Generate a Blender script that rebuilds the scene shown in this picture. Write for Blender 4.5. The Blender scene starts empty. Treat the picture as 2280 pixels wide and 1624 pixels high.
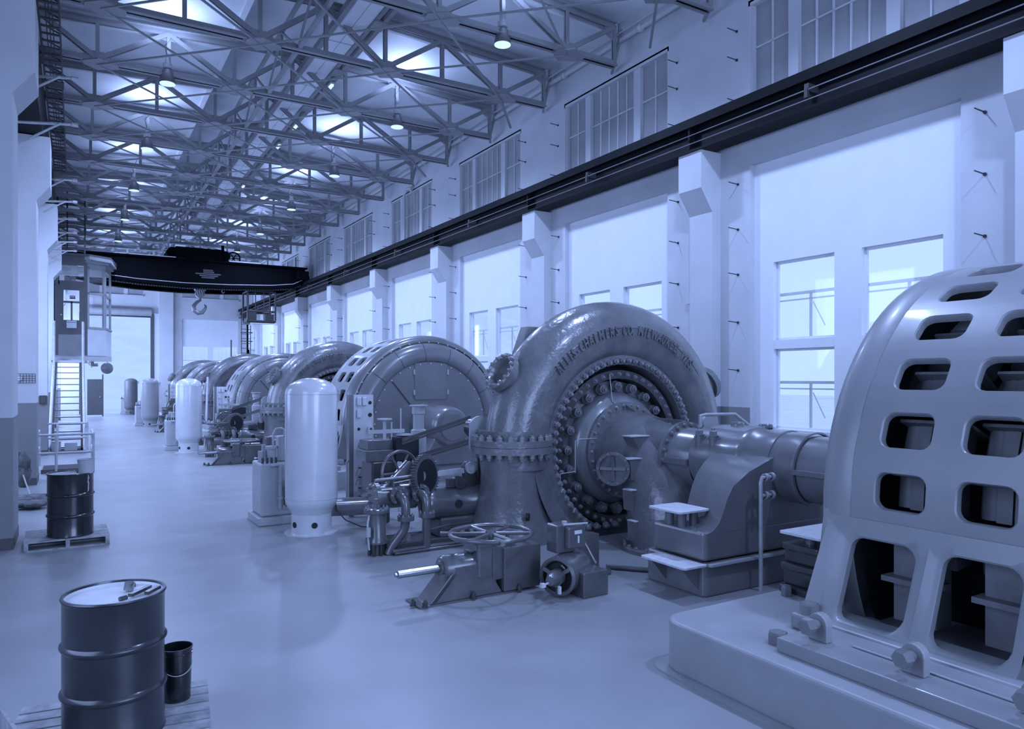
import bpy, bmesh, math, random
from mathutils import Vector, Matrix, Euler
random.seed(7)
PI = math.pi
sc = bpy.context.scene
COL = sc.collection
# ---------------------------------------------------------------- camera, sky, lights, exposure
YAW = math.atan(972/1623.0)
cam_d = bpy.data.cameras.new('camera'); cam = bpy.data.objects.new('camera', cam_d); COL.objects.link(cam)
cam.location = (0, 0, 2.35); cam.rotation_euler = (PI/2, 0, -YAW)
cam_d.sensor_fit = 'HORIZONTAL'; cam_d.sensor_width = 36; cam_d.lens = 36*1623/2280.0
cam_d.shift_y = (843-812)/2280.0; cam_d.clip_end = 500
sc.camera = cam
sc.view_settings.view_transform = 'Standard'; sc.view_settings.look = 'None'
sc.view_settings.exposure = 0.16; sc.view_settings.gamma = 1.0
sc.view_settings.use_curve_mapping = False
TINT = (0.395, 0.53, 1.0)
w = bpy.data.worlds.new('sky'); sc.world = w; w.use_nodes = True
wb = w.node_tree.nodes['Background']; wb.inputs[0].default_value = (0.552, 0.784, 1.4, 1); wb.inputs[1].default_value = 0.97
def area(name, loc, direction, sx, sy, power):
    l = bpy.data.lights.new(name, 'AREA'); l.shape = 'RECTANGLE'; l.size = sx; l.size_y = sy
    l.energy = power; l.color = TINT
    o = bpy.data.objects.new(name, l); COL.objects.link(o); o.location = loc
    o.rotation_euler = Vector(direction).to_track_quat('-Z', 'Y').to_euler()
    return o
# added area fills: one behind the camera, the rest at unseen left aisle openings
LBACK = area('fill_behind_camera', (5.8, -7.6, 4.2), (0, 1, -0.05), 8.0, 6.0, 950)
LWY = (4.6, 15.8, 23.0, 30.5, 37.5, 44.8, 52.0)
for y, p_ in zip(LWY, (190, 170, 320, 420, 560, 900, 1300)):
    area('fill_left_aisle', (-2.45, y, 3.9), (1, 0.25 if y > 40 else 0, -0.05), 4.2, 4.4, p_)  # stronger far lamps added to lift the dark end of the hall
# ---------------------------------------------------------------- materials
MAT = {}
def mat(name, v, rough=0.5, metal=0.0, noise=0.15, scale=3.0, bump=0.0, bscale=60.0, spec=0.5, coat=0.0, tint=(0.93, 0.96, 1.0), detail=6):
    m = bpy.data.materials.new(name); m.use_nodes = True; nt = m.node_tree; b = nt.nodes['Principled BSDF']
    tc = nt.nodes.new('ShaderNodeTexCoord')
    n = nt.nodes.new('ShaderNodeTexNoise'); n.inputs['Scale'].default_value = scale; n.inputs['Detail'].default_value = detail
    nt.links.new(tc.outputs['Object'], n.inputs['Vector'])
    r = nt.nodes.new('ShaderNodeValToRGB')
    lo, hi = v*(1-noise), v*(1+noise)
    r.color_ramp.elements[0].position = 0.3; r.color_ramp.elements[1].position = 0.7
    r.color_ramp.elements[0].color = (lo*tint[0], lo*tint[1], lo*tint[2], 1); r.color_ramp.elements[1].color = (hi*tint[0], hi*tint[1], hi*tint[2], 1)
    nt.links.new(n.outputs['Fac'], r.inputs['Fac']); nt.links.new(r.outputs['Color'], b.inputs['Base Color'])
    b.inputs['Roughness'].default_value = rough; b.inputs['Metallic'].default_value = metal
    b.inputs['Specular IOR Level'].default_value = spec; b.inputs['Coat Weight'].default_value = coat
    b.inputs['Coat Roughness'].default_value = 0.12
    if bump:
        n2 = nt.nodes.new('ShaderNodeTexNoise'); n2.inputs['Scale'].default_value = bscale; n2.inputs['Detail'].default_value = 3
        nt.links.new(tc.outputs['Object'], n2.inputs['Vector'])
        bp = nt.nodes.new('ShaderNodeBump'); bp.inputs['Strength'].default_value = bump; bp.inputs['Distance'].default_value = 0.01
        nt.links.new(n2.outputs['Fac'], bp.inputs['Height']); nt.links.new(bp.outputs['Normal'], b.inputs['Normal'])
    MAT[name] = m; return m
def emit(name, col, s):
    m = bpy.data.materials.new(name); m.use_nodes = True; nt = m.node_tree; nt.nodes.clear()
    e = nt.nodes.new('ShaderNodeEmission'); e.inputs[0].default_value = (*col, 1); e.inputs[1].default_value = s
    o = nt.nodes.new('ShaderNodeOutputMaterial'); nt.links.new(e.outputs[0], o.inputs[0]); MAT[name] = m; return m
def glass(name, fac=0.08):
    m = bpy.data.materials.new(name); m.use_nodes = True; nt = m.node_tree; nt.nodes.clear()
    t = nt.nodes.new('ShaderNodeBsdfTransparent'); g = nt.nodes.new('ShaderNodeBsdfGlossy'); g.inputs['Roughness'].default_value = 0.03
    mx = nt.nodes.new('ShaderNodeMixShader'); mx.inputs[0].default_value = fac
    nt.links.new(t.outputs[0], mx.inputs[1]); nt.links.new(g.outputs[0], mx.inputs[2])
    o = nt.nodes.new('ShaderNodeOutputMaterial'); nt.links.new(mx.outputs[0], o.inputs[0]); MAT[name] = m; return m
mat('wall_paint', 0.54, 0.7, noise=0.06, scale=1.2, bump=0.25, bscale=9)
mat('panel_white', 0.76, 0.6, noise=0.02)
mat('dado_grey', 0.2, 0.45, noise=0.06)
mat('dark_base', 0.07, 0.5)
mat('roof_paint', 0.75, 0.6, noise=0.1, scale=0.8)
mat('truss_paint', 0.26, 0.45, noise=0.12, scale=2)
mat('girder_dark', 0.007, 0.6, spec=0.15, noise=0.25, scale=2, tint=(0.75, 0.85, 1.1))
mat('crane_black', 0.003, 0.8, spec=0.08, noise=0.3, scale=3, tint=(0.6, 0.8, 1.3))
mat('machine_grey', 0.155, 0.27, noise=0.25, scale=2.5, bump=0.9, bscale=14, spec=0.7, coat=0.35)
mat('machine_smooth', 0.175, 0.25, noise=0.1, scale=3, bump=0.06, bscale=14, spec=0.7, coat=0.4)
mat('machine_dark', 0.045, 0.32, noise=0.3, scale=5, bump=0.2, bscale=30, spec=0.6, coat=0.2)
mat('generator_paint', 0.28, 0.38, noise=0.07, scale=1.6, bump=0.05, bscale=30, spec=0.5, coat=0.1)
mat('bolt_steel', 0.22, 0.32, noise=0.2, scale=10, spec=0.7, coat=0.2)
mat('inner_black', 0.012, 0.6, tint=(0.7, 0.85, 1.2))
mat('coil_grey', 0.16, 0.5, noise=0.2, scale=6)
mat('tank_paint', 0.62, 0.22, noise=0.05, spec=0.6, coat=0.5)
mat('tank_brown', 0.12, 0.4, noise=0.1)
mat('light_grey', 0.43, 0.35, noise=0.08)
mat('plate_white', 0.62, 0.5, noise=0.12, scale=12)
mat('bare_steel', 0.42, 0.22, metal=0.9, noise=0.1)
mat('drum_black', 0.012, 0.22, noise=0.5, scale=5, spec=0.6, coat=0.4, tint=(0.7, 0.85, 1.1))
mat('drum_grey', 0.022, 0.28, noise=0.5, scale=3, spec=0.6, coat=0.3, tint=(0.7, 0.85, 1.1))
mat('drum_top', 0.55, 0.4, noise=0.08, scale=6)
mat('pallet_wood', 0.33, 0.8, noise=0.35, scale=9, bump=0.5, bscale=40)
mat('cab_paint', 0.08, 0.45, noise=0.1)
mat('cab_light', 0.3, 0.45, noise=0.08)
mat('rail_paint', 0.4, 0.4, noise=0.15, scale=8)
mat('ladder_dark', 0.035, 0.5, noise=0.2)
mat('clerestory_paint', 0.33, 0.45, noise=0.1, scale=1.5)
mat('mullion_paint', 0.6, 0.5, noise=0.06)
mat('ground_bright', 0.85, 0.9, noise=0.06, scale=0.3)
mat('cloth', 0.12, 0.9, noise=0.6, scale=7)
mat('rubber', 0.03, 0.5)
mat('print_dark', 0.04, 0.6)
mat('paper', 0.55, 0.6, noise=0.1, scale=20)
emit('lamp_glow', (0.66, 0.9, 1.0), 1.0)
mat('shade_glass', 0.12, 0.25)
glass('window_glass', 0.05)
glass('cab_glass', 0.15)
def floor_mat():
    m = mat('floor_paint', 0.3, 0.3, noise=0.1, scale=1.1, spec=0.5)
    nt = m.node_tree; b = nt.nodes['Principled BSDF']
    tc = nt.nodes.new('ShaderNodeTexCoord'); mp = nt.nodes.new('ShaderNodeMapping'); mp.inputs['Scale'].default_value = (0.4, 1.2, 1)
    n = nt.nodes.new('ShaderNodeTexNoise'); n.inputs['Scale'].default_value = 0.9; n.inputs['Detail'].default_value = 2
    nt.links.new(tc.outputs['Object'], mp.inputs[0]); nt.links.new(mp.outputs[0], n.inputs['Vector'])
    mr = nt.nodes.new('ShaderNodeMapRange'); mr.inputs[3].default_value = 0.24; mr.inputs[4].default_value = 0.42
    nt.links.new(n.outputs['Fac'], mr.inputs[0]); nt.links.new(mr.outputs[0], b.inputs['Roughness'])
floor_mat()
# ---------------------------------------------------------------- mesh helpers
def frame(d):
    d = Vector(d).normalized(); u = Vector((0, 0, 1)) if abs(d.z) < 0.95 else Vector((1, 0, 0))
    a = d.cross(u).normalized(); b = a.cross(d).normalized(); return d, a, b
class MB:
    def __init__(s): s.v = []; s.f = []; s.sm = []
    def add(s, vs, fs, sm=False):
        k = len(s.v); s.v += [tuple(p) for p in vs]; s.f += [tuple(i+k for i in f) for f in fs]; s.sm += [sm]*len(fs); return s
    def box(s, x0, x1, y0, y1, z0, z1):
        v = [(x, y, z) for z in (z0, z1) for y in (y0, y1) for x in (x0, x1)]
        return s.add(v, [(0, 2, 3, 1), (4, 5, 7, 6), (0, 1, 5, 4), (2, 6, 7, 3), (0, 4, 6, 2), (1, 3, 7, 5)])
    def bar(s, p, q, wd, h):
        p, q = Vector(p), Vector(q); d, a, b = frame(q-p)
        v = [c + a*sx*wd/2 + b*sy*h/2 for c in (p, q) for sx, sy in ((-1, -1), (1, -1), (1, 1), (-1, 1))]
        return s.add(v, [(0, 1, 2, 3), (7, 6, 5, 4), (0, 4, 5, 1), (1, 5, 6, 2), (2, 6, 7, 3), (3, 7, 4, 0)])
    def tube(s, pts, r, n=10, caps=True):
        pts = [Vector(p) for p in pts]; rs = r if isinstance(r, (list, tuple)) else [r]*len(pts)
        V = []; prev = None
        for i, p in enumerate(pts):
            d = (pts[min(i+1, len(pts)-1)] - pts[max(i-1, 0)]).normalized()
            if prev is None: _, a, b = frame(d)
            else:
                a = (prev - d*prev.dot(d)).normalized(); b = d.cross(a).normalized()*-1
                b = a.cross(d).normalized()
            prev = a
            for k in range(n):
                t = 2*PI*k/n; V.append(p + (a*math.cos(t) + b*math.sin(t))*rs[i])
        F = []
        for i in range(len(pts)-1):
            for k in range(n):
                k2 = (k+1) % n; F.append((i*n+k, i*n+k2, (i+1)*n+k2, (i+1)*n+k))
        s.add(V, F, True)
        if caps:
            s.add(V[:n], [tuple(range(n-1, -1, -1))]); s.add(V[-n:], [tuple(range(n))])
        return s
    def cyl(s, p, q, r, n=16, r2=None): return s.tube([p, q], [r, r if r2 is None else r2], n)
    def lathe(s, prof, c=(0, 0, 0), ax=(0, 0, 1), n=32, sm=True, a0=0, a1=2*PI, hard=None):
        """prof: list of (radius, distance along axis)"""
        d, a, b = frame(ax); c = Vector(c); full = abs(a1-a0-2*PI) < 1e-6; m = n if full else n+1
        segs = []; V = []
        for r, h in prof:
            for k in range(m):
                t = a0+(a1-a0)*k/n; V.append(c + d*h + (a*math.cos(t)+b*math.sin(t))*r)
        for i in range(len(prof)-1):
            F = []
            for k in range(n):
                k2 = (k+1) % m; F.append((i*m+k, i*m+k2, (i+1)*m+k2, (i+1)*m+k))
            segs += F
        return s.add(V, segs, sm)
    def prism(s, poly, plane, t0, t1):
        """poly in 2D; plane 'xz' extruded in y, 'yz' in x, 'xy' in z"""
        def mk(p, t): return {'xz': (p[0], t, p[1]), 'yz': (t, p[0], p[1]), 'xy': (p[0], p[1], t)}[plane]
        n = len(poly); v = [mk(p, t0) for p in poly] + [mk(p, t1) for p in poly]
        return s.add(v, [tuple(range(n)), tuple(range(2*n-1, n-1, -1))] + [(i, i+n, (i+1) % n + n, (i+1) % n) for i in range(n)])
    def hexb(s, p, d, r, h):
        d, a, b = frame(d); p = Vector(p)
        V = [p + d*hh + (a*math.cos(k*PI/3)+b*math.sin(k*PI/3))*r*q for hh, q in ((0, 1), (h*0.85, 1), (h, 0.82)) for k in range(6)]
        F = [(i*6+k, i*6+(k+1) % 6, (i+1)*6+(k+1) % 6, (i+1)*6+k) for i in range(2) for k in range(6)] + [tuple(range(12, 18))]
        return s.add(V, F)
    def mesh(s, name, m):
        me = bpy.data.meshes.new(name); me.from_pydata(s.v, [], s.f)
        me.materials.append(MAT[m]); me.polygons.foreach_set('use_smooth', s.sm)
        bm = bmesh.new(); bm.from_mesh(me); bmesh.ops.recalc_face_normals(bm, faces=bm.faces); bm.to_mesh(me); bm.free()
        me.update(); return me
    def build(s, name, m, parent=None, bevel=0, loc=None, autosmooth=True, **kw):
        me = s.mesh(name, m)
        if autosmooth and any(s.sm): me.set_sharp_from_angle(angle=math.radians(38))
        o = bpy.data.objects.new(name, me); COL.objects.link(o)
        if parent: o.parent = parent
        if loc: o.location = loc
        if bevel:
            b = o.modifiers.new('bevel', 'BEVEL'); b.width = bevel; b.segments = 2; b.limit_method = 'ANGLE'; b.angle_limit = math.radians(40)
        for k, v in kw.items(): o[k] = v
        return o
def thing(name, label, cat, loc=(0, 0, 0), rz=0, group=None):
    o = bpy.data.objects.new(name, None); COL.objects.link(o); o.empty_display_size = 0.2
    o.location = loc; o.rotation_euler = (0, 0, rz); o['label'] = label; o['category'] = cat
    if group: o['group'] = group
    return o
def tag(o, label, cat, group=None):
    o['label'] = label; o['category'] = cat
    if group: o['group'] = group
    return o
def struct(o): o['kind'] = 'structure'; return o
def copy_tree(o, parent=None):
    c = o.copy(); COL.objects.link(c)
    if parent: c.parent = parent
    for ch in list(o.children): copy_tree(ch, c)
    return c
def inst(name, me, parent, M):
    o = bpy.data.objects.new(name, me); COL.objects.link(o)
    if parent: o.parent = parent
    o.matrix_local = M; return o
def align(p, d, roll=0):
    """matrix placing local +Z along d at p"""
    return Matrix.Translation(Vector(p)) @ Vector(d).to_track_quat('Z', 'Y').to_matrix().to_4x4() @ Matrix.Rotation(roll, 4, 'Z')
BM = {}
def boltmesh(key, r, h, m='bolt_steel', stud=True, washer=True):
    if key not in BM:
        b = MB()
        if washer: b.cyl((0, 0, 0), (0, 0, h*0.12), r*1.3, 12)
        b.hexb((0, 0, 0), (0, 0, 1), r, h)
        if stud: b.cyl((0, 0, h*0.5), (0, 0, h*1.4), r*0.55, 8)
        BM[key] = b.mesh('bolt', m)
    return BM[key]
def bolt_ring(parent, c, ax, R, n, me, name='bolt', a0=0, a1=2*PI, skip=()):
    d, a, b = frame(ax); c = Vector(c); full = abs(a1-a0-2*PI) < 1e-6
    for k in range(n):
        if k in skip: continue
        t = a0+(a1-a0)*k/(n if full else max(1, n-1)); inst(name, me, parent, align(c+(a*math.cos(t)+b*math.sin(t))*R, d, k*0.7))
def textmesh(body, size, depth, m, name):
    c = bpy.data.curves.new(name, 'FONT'); c.body = body; c.size = size; c.extrude = depth; c.align_x = 'CENTER'; c.align_y = 'BOTTOM'
    c.resolution_u = 3; c.offset = size*.02
    o = bpy.data.objects.new(name, c); COL.objects.link(o)
    dg = bpy.context.evaluated_depsgraph_get(); me = bpy.data.meshes.new_from_object(o.evaluated_get(dg))
    bpy.data.objects.remove(o); me.materials.clear(); me.materials.append(MAT[m]); return me
# ================================================================= STRUCTURE
XW = 10.7; YE = 55.5; ZR = 10.45
BAY = 5.93; Y0 = 5.56                      # right-hand edge (nearest the camera) of the first tall recess
struct(MB().box(-9, 11.4, -8, YE+.3, -.3, 0).build('floor', 'floor_paint'))
struct(MB().box(-60, 90, YE+.31, 160, -.45, -.05).build('ground', 'ground_bright'))
struct(MB().box(11.6, 90, -60, YE+.3, -.5, -.1).build('ground', 'ground_bright'))
hb = MB(); hv = []; nx, ny = 40, 8
for j in range(ny+1):
    for i in range(nx+1):
        x = -90+4.5*i; y = 95+9*j; hv.append((x, y, -1+j*3.2+random.uniform(-.7, .7)+2*math.sin(i*.5)*j/8))
hb.add(hv, [(j*(nx+1)+i, j*(nx+1)+i+1, (j+1)*(nx+1)+i+1, (j+1)*(nx+1)+i) for j in range(ny) for i in range(nx)], True)
struct(hb.build('hillside', 'ground_bright'))
# right wall -------------------------------------------------------------
NB = 9
ys = [Y0 + BAY*k for k in range(-2, NB)]
def wall_with_recess():
    b = MB(); T = 0.45; cur = -8.0; zt = 6.3; zc0, zc1 = 7.5, 9.3
    top = 11.4
    for y in ys:
        a, e = y, y+3.74
        b.box(XW, XW+T, cur, a, 0, top)
        b.box(XW, XW+T, a, e, zt, zc0); b.box(XW, XW+T, a, e, zc1, top)
        cur = e
    b.box(XW, XW+T, cur, YE, 0, top)
    return b
struct(wall_with_recess().build('wall_right', 'wall_paint'))
def dado():
    cur = -8.0; b = MB()
    for y in ys: b.box(XW-.006, XW+.05, cur+.003, y-.003, 0, 1.81); cur = y+3.74
    b.box(XW-.006, XW+.05, cur+.003, YE, 0, 1.81); return b
struct(dado().build('trim_1', 'dado_grey'))
# white recess panel with two window openings, one bay each
def bay_panel():
    b = MB(); x0, x1 = XW+.12, XW+.3
    # openings (local y from the near edge): near window .31-1.59, far window 2.08-3.31
    z0, z1 = 1.45, 4.45
    b.box(x0, x1, 0, 3.74, z1, 6.3); b.box(x0, x1, 0, 3.74, 0, z0)
    for a, e in ((0, .31), (1.59, 2.08), (3.31, 3.74)): b.box(x0, x1, a, e, z0, z1)
    for a, e in ((.31, 1.59), (2.08, 3.31)): b.box(x0+.01, x1, a, e, 2.88, 3.04)
    b.box(x0-.09, x0, .2, 3.5, z0-.07, z0)
    return b
bay_me = bay_panel().mesh('recess_panel', 'panel_white')
fr = MB()
for a, e in ((.31, 1.59), (2.08, 3.31)):
    for z0, z1 in ((1.45, 2.88), (3.04, 4.45)):
        x0, x1 = XW+.2, XW+.25
        fr.box(x0, x1, a, a+.04, z0, z1).box(x0, x1, e-.04, e, z0, z1).box(x0, x1, a, e, z0, z0+.04).box(x0, x1, a, e, z1-.04, z1)
fr_me = fr.mesh('window_frame', 'panel_white')
hop = MB()
for a, e in ((.31, 1.59), (2.08, 3.31)):
    for z0, z1 in ((1.45, 2.88), (3.04, 4.45)):
        zm = z0+(z1-z0)*.5; x0 = XW+.26; ym = a+(e-a)*.46
        hop.box(x0, x0+.03, a, e, zm+.09, zm+.14).box(x0, x0+.025, a, e, zm-.01, zm+.015).box(x0, x0+.03, ym-.02, ym+.02, z0, zm+.1)
        hop.bar((x0+.01, ym-.05, zm-.06), (x0+.01, a+.28, z0+.22), .015, .015)
hop_me = hop.mesh('sash_bars', 'mullion_paint')
pane_me = {}
for i, (a, e) in enumerate(((.31, 1.59), (2.08, 3.31))):
    for j, (z0, z1) in enumerate(((1.45, 2.88), (3.04, 4.45))):
        pane_me[i, j] = MB().box(XW+.222, XW+.228, a+.03, e-.03, z0+.03, z1-.03).mesh('pane', 'window_glass')
win_n = 0
for y in ys:
    win_n += 1
    p = bpy.data.objects.new('recess_panel', bay_me); COL.objects.link(p); p.location = (0, y, 0); struct(p); p.name = 'window_%d' % win_n
    inst('window_frame', fr_me, p, Matrix()); inst('sash_bars', hop_me, p, Matrix())
    for me in pane_me.values(): inst('pane', me, p, Matrix())
# clerestory windows: painted-over panes in three lights
cp = MB().box(XW+.12, XW+.16, 0, 3.74, 7.5, 9.3)
cp_me = cp.mesh('clerestory', 'clerestory_paint')
cm = MB(); x0, x1 = XW+.05, XW+.13
cm.box(x0-.05, x1, -.04, 3.78, 9.24, 9.34).box(x0-.08, x1, -.04, 3.78, 7.45, 7.53)
LIGHTS3 = ((.04, .9), (1.12, 2.9), (3.12, 3.72))
for a, e in ((-.02, .04), (.9, 1.12), (2.72, 2.92), (3.7, 3.76)): cm.box(x0-.02, x1, a, e, 7.5, 9.3)
cm_me = cm.mesh('window_frame', 'wall_paint')
mu = MB(); x0, x1 = XW+.09, XW+.125
for a, e, n in ((.04, .9, 2), (1.12, 2.72, 5), (2.92, 3.7, 2)):
    mu.box(x0, x1, a, e, 8.45, 8.48)
    for k in range(1, n): ym = a+(e-a)*k/n; mu.box(x0, x1, ym-.014, ym+.014, 7.5, 9.26)
mu_me = mu.mesh('muntin', 'mullion_paint')
for y in ys:
    win_n += 1
    p = bpy.data.objects.new('window_%d' % win_n, cp_me); COL.objects.link(p); p.location = (0, y, 0); struct(p)
    inst('window_frame', cm_me, p, Matrix()); inst('muntin', mu_me, p, Matrix())
# piers with corbel brackets
def corbel_poly():   # XZ profile
    return [(XW+.05, 0), (XW-.22, 0), (XW-.22, 5.55), (XW-.52, 5.98), (XW-.52, 6.7), (XW+.05, 6.7)]
cb_me = MB().prism(corbel_poly(), 'xz', 0, .6).mesh('pier', 'wall_paint')
cbd_me = MB().box(XW-.228, XW, -.006, .606, 0, 1.81).mesh('dado', 'dado_grey')
cyy = [10.02 + 5.85*k for k in range(-3, 8)]
for i, y in enumerate(cyy):
    p = bpy.data.objects.new('wall_pier', cb_me); COL.objects.link(p); p.location = (0, y, 0); struct(p)
    d = inst('dado', cbd_me, p, Matrix())
# pegs on the wall beside every window
pg = MB().cyl((0, 0, 0), (-.24, .02, .02), .009, 6).cyl((0, 0, 0), (-.02, 0, 0), .025, 8)
pg_me = pg.mesh('wall_peg', 'ladder_dark')
ends = struct(MB().box(XW-.01, XW+.01, -3, -2.98, 8.0, 8.02).build('trim_2', 'wall_paint'))
for y in ys[1:]:
    for yy in (y-.32, y+4.02):
        for z in (2.5, 3.4, 4.3, 5.15, 6.0): inst('wall_peg', pg_me, ends, Matrix.Translation((XW, yy, z)))
        for z in (7.57, 8.35, 8.89): inst('wall_peg', pg_me, ends, Matrix.Translation((XW, yy+.03, z)))
# end wall ----------------------------------------------------------------
def endwall():
    b = MB(); T = .35
    b.box(-9, .3, YE, YE+T, 0, 12); b.box(.3, 4.46, YE, YE+T, 6.6, 12); b.box(4.46, 6.38, YE, YE+T, 0, 12)
    b.box(6.38, 10.1, YE, YE+T, 6.5, 12); b.box(10.1, 11.2, YE, YE+T, 0, 12)
    b.box(4.9, 5.8, YE-.25, YE, 0, 12); b.box(4.6, 4.9, YE-.12, YE, 0, 6.8)
    return b
struct(endwall().build('wall_far', 'wall_paint'))
eb = MB(); y0, y1 = YE+.12, YE+.3
eb.box(6.38, 10.1, y0, y1, 4.6, 6.5).box(6.38, 10.1, y0, y1, 0, 1.45)
for a, e in ((6.38, 6.46), (8.04, 8.43), (10.04, 10.1)): eb.box(a, e, y0, y1, 1.45, 4.6)
ew = struct(eb.build('window_30', 'panel_white'))
eb = MB()
for a, e in ((6.46, 8.04), (8.43, 10.04)):
    eb.box(a, e, y0+.05, y0+.08, 3.6, 3.64).box(a, e, y0+.05, y0+.08, 2.9, 3.0); m_ = (a+e)/2; eb.box(m_-.02, m_+.02, y0+.05, y0+.08, 1.45, 3.6)
eb.build('sash_bars', 'mullion_paint', ew)
for a, e in ((6.46, 8.04), (8.43, 10.04)): MB().box(a, e, y0+.03, y0+.036, 1.45, 4.6).build('pane', 'window_glass', ew)
for k, (a, e) in enumerate(((.6, 3.9), (6.4, 10.1))):
    p = struct(MB().box(a, e, YE-.02, YE+.02, 8.0, 9.4).build('window_%d' % (31+k), 'clerestory_paint'))
    mm = MB().box(a-.05, e+.05, YE-.1, YE-.02, 7.9, 8.0)
    for q in (.27, .7): mm.box(a+(e-a)*q-.12, a+(e-a)*q+.12, YE-.05, YE, 8, 9.4)
    mm.build('window_frame', 'wall_paint', p)
# roller door: open, rolled under its housing
rd = MB().box(.3, 4.46, YE-.15, YE+.05, 6.6, 7.15)
rd.cyl((.3, YE-.1, 6.9), (4.46, YE-.1, 6.9), .22, 16)
rdo = struct(rd.build('door_1', 'cab_light'))
MB().box(4.4, 4.62, YE-.14, YE+.02, 0, 6.7).box(.2, .36, YE-.14, YE+.02, 0, 6.7).build('door_frame', 'cab_paint', rdo)
MB().box(.3, 4.46, YE-.05, YE, 6.5, 6.62).build('bottom_rail', 'print_dark', rdo)
# left wall and pillars ----------------------------------------------------
XL = -2.6
def leftwall():
    b = MB(); cur = -8.0
    for y in LWY:
        b.box(XL-.3, XL, cur, y-2.1, 0, 12); b.box(XL-.3, XL, y-2.1, y+2.1, 6.1, 12); b.box(XL-.3, XL, y-2.1, y+2.1, 0, 1.7); cur = y+2.1
    b.box(XL-.3, XL, cur, YE, 0, 12); return b
struct(leftwall().build('wall_left', 'wall_paint'))
PY = [5.0, 12.1, 19.15, 26.4, 33.6, 40.9, 48.1]
hp = [(-2.6, 0), (-.74, 0), (-.74, 6.28), (-.48, 6.62), (-.48, 7.7), (-2.6, 7.7)]
hp_me = MB().prism(hp, 'xz', 0, 1.05).mesh('pillar', 'wall_paint')
hd_me = MB().box(-2.59, -.733, -.007, 1.057, 0, 1.81).mesh('dado', 'dado_grey')
hk_me = MB().box(-2.59, -.728, -.012, 1.062, 0, .16).mesh('baseboard', 'dark_base')
for y in PY[1:]:
    p = bpy.data.objects.new('pillar', hp_me); COL.objects.link(p); p.location = (0, y, 0); struct(p)
    inst('dado', hd_me, p, Matrix()); inst('baseboard', hk_me, p, Matrix())
# left runway girder; its extra width is added dark infill for the void
struct(MB().box(-2.6, -.62, -6, YE, 7.72, 9.0).box(-2.6, -.75, -6, YE, 9.0, 10.3).build('beam_left', 'girder_dark'))
# roof ----------------------------------------------------------------------
def roof():
    b = MB(); T = .12; pts = [(-2.9, 10.42), (3.35, 10.66)]
    b.prism([(-2.9, 10.42), (3.35, 10.68), (3.35, 10.82), (-2.9, 10.56)], 'xz', -8, YE+.3)
    b.prism([(5.7, 10.74), (11.2, 10.46), (11.2, 10.6), (5.7, 10.88)], 'xz', -8, YE+.3)
    b.box(3.22, 3.35, -8, YE, 10.6, 11.75); b.box(5.58, 5.7, -8, YE, 10.7, 11.75); b.box(3.2, 5.72, -8, YE+.3, 11.7, 11.85)
    return b
struct(roof().build('ceiling', 'roof_paint'))
pl = MB()
for k in range(-1, 15):
    y = 12.9+2.87*k+.2
    pl.prism([(-2.6, 10.16), (3.25, 10.4), (3.25, 10.67), (-2.6, 10.43)], 'xz', y, y+.08); pl.prism([(5.72, 10.46), (10.68, 10.22), (10.68, 10.48), (5.72, 10.73)], 'xz', y, y+.08)
struct(pl.build('trim_3', 'roof_paint'))
# runway girder on the right ------------------------------------------------
def girder():
    g = thing('crane_runway_girder', 'long dark riveted crane runway girder along the right wall on the pier brackets', 'girder')
    a, e = -7.5, YE-.05
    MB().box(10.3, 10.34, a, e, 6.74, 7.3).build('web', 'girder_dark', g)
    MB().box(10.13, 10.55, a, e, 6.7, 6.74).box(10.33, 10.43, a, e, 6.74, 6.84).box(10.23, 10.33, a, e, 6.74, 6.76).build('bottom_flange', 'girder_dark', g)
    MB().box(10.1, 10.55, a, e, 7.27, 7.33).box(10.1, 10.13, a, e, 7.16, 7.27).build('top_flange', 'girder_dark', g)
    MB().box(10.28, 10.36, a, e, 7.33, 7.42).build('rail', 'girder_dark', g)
    for y in cyy: MB().box(10.14, 10.3, y+.26, y+.3, 6.74, 7.27).build('stiffener', 'girder_dark', g)
    MB().tube([(10.06, a, 6.98), (10.06, e, 6.98)], .01, 6).build('upper_conductor_wire', 'machine_smooth', g)
    MB().tube([(10.06, a, 6.82), (10.06, e, 6.82)], .01, 6).build('lower_conductor_wire', 'machine_smooth', g)
    ins = MB().box(10.05, 10.3, -.04, .04, 6.95, 7.08).box(10.03, 10.09, -.03, .03, 6.85, 7.0).mesh('insulator', 'print_dark')
    for k in range(-1, 9): inst('insulator', ins, g, Matrix.Translation((0, 7.6+5.85*k, 0)))
girder()
# conduit along the eave
cd = MB().tube([(XW-.12, -6, 10.0), (XW-.12, YE-1, 10.0)], .055, 10)
cd.tube([(XW-.2, -6, 10.12), (XW-.2, YE-1, 10.12)], .018, 6)
cdo = tag(cd.build('conduit_pipe', 'wall_paint'), 'pale pipe running along the top of the right wall under the roof', 'pipe')
clp = MB().lathe([(.055, -.06), (.08, -.06), (.08, .06), (.055, .06)], ax=(0, 1, 0), n=12).mesh('pipe_coupling', 'wall_paint')
for k in range(20): inst('pipe_coupling', clp, cdo, Matrix.Translation((XW-.12, -5+2.87*k, 10.0)))
dn = MB().tube([(XW-.1, 24.9, 9.2), (XW-.14, 24.9, 9.33), (XW-.14, 25.3, 9.4), (XW-.12, 25.55, 9.25), (XW-.1, 25.6, 7.4)], .05, 8).build('down_pipe', 'wall_paint')
tag(dn, 'hooked pale pipe dropping down the right wall between clerestory windows', 'pipe')
cp2 = thing('wall_conduit', 'thin conduit with small box on the pier behind the nearest scroll case', 'conduit', (XW-.02, 10.8, 0))
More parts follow.
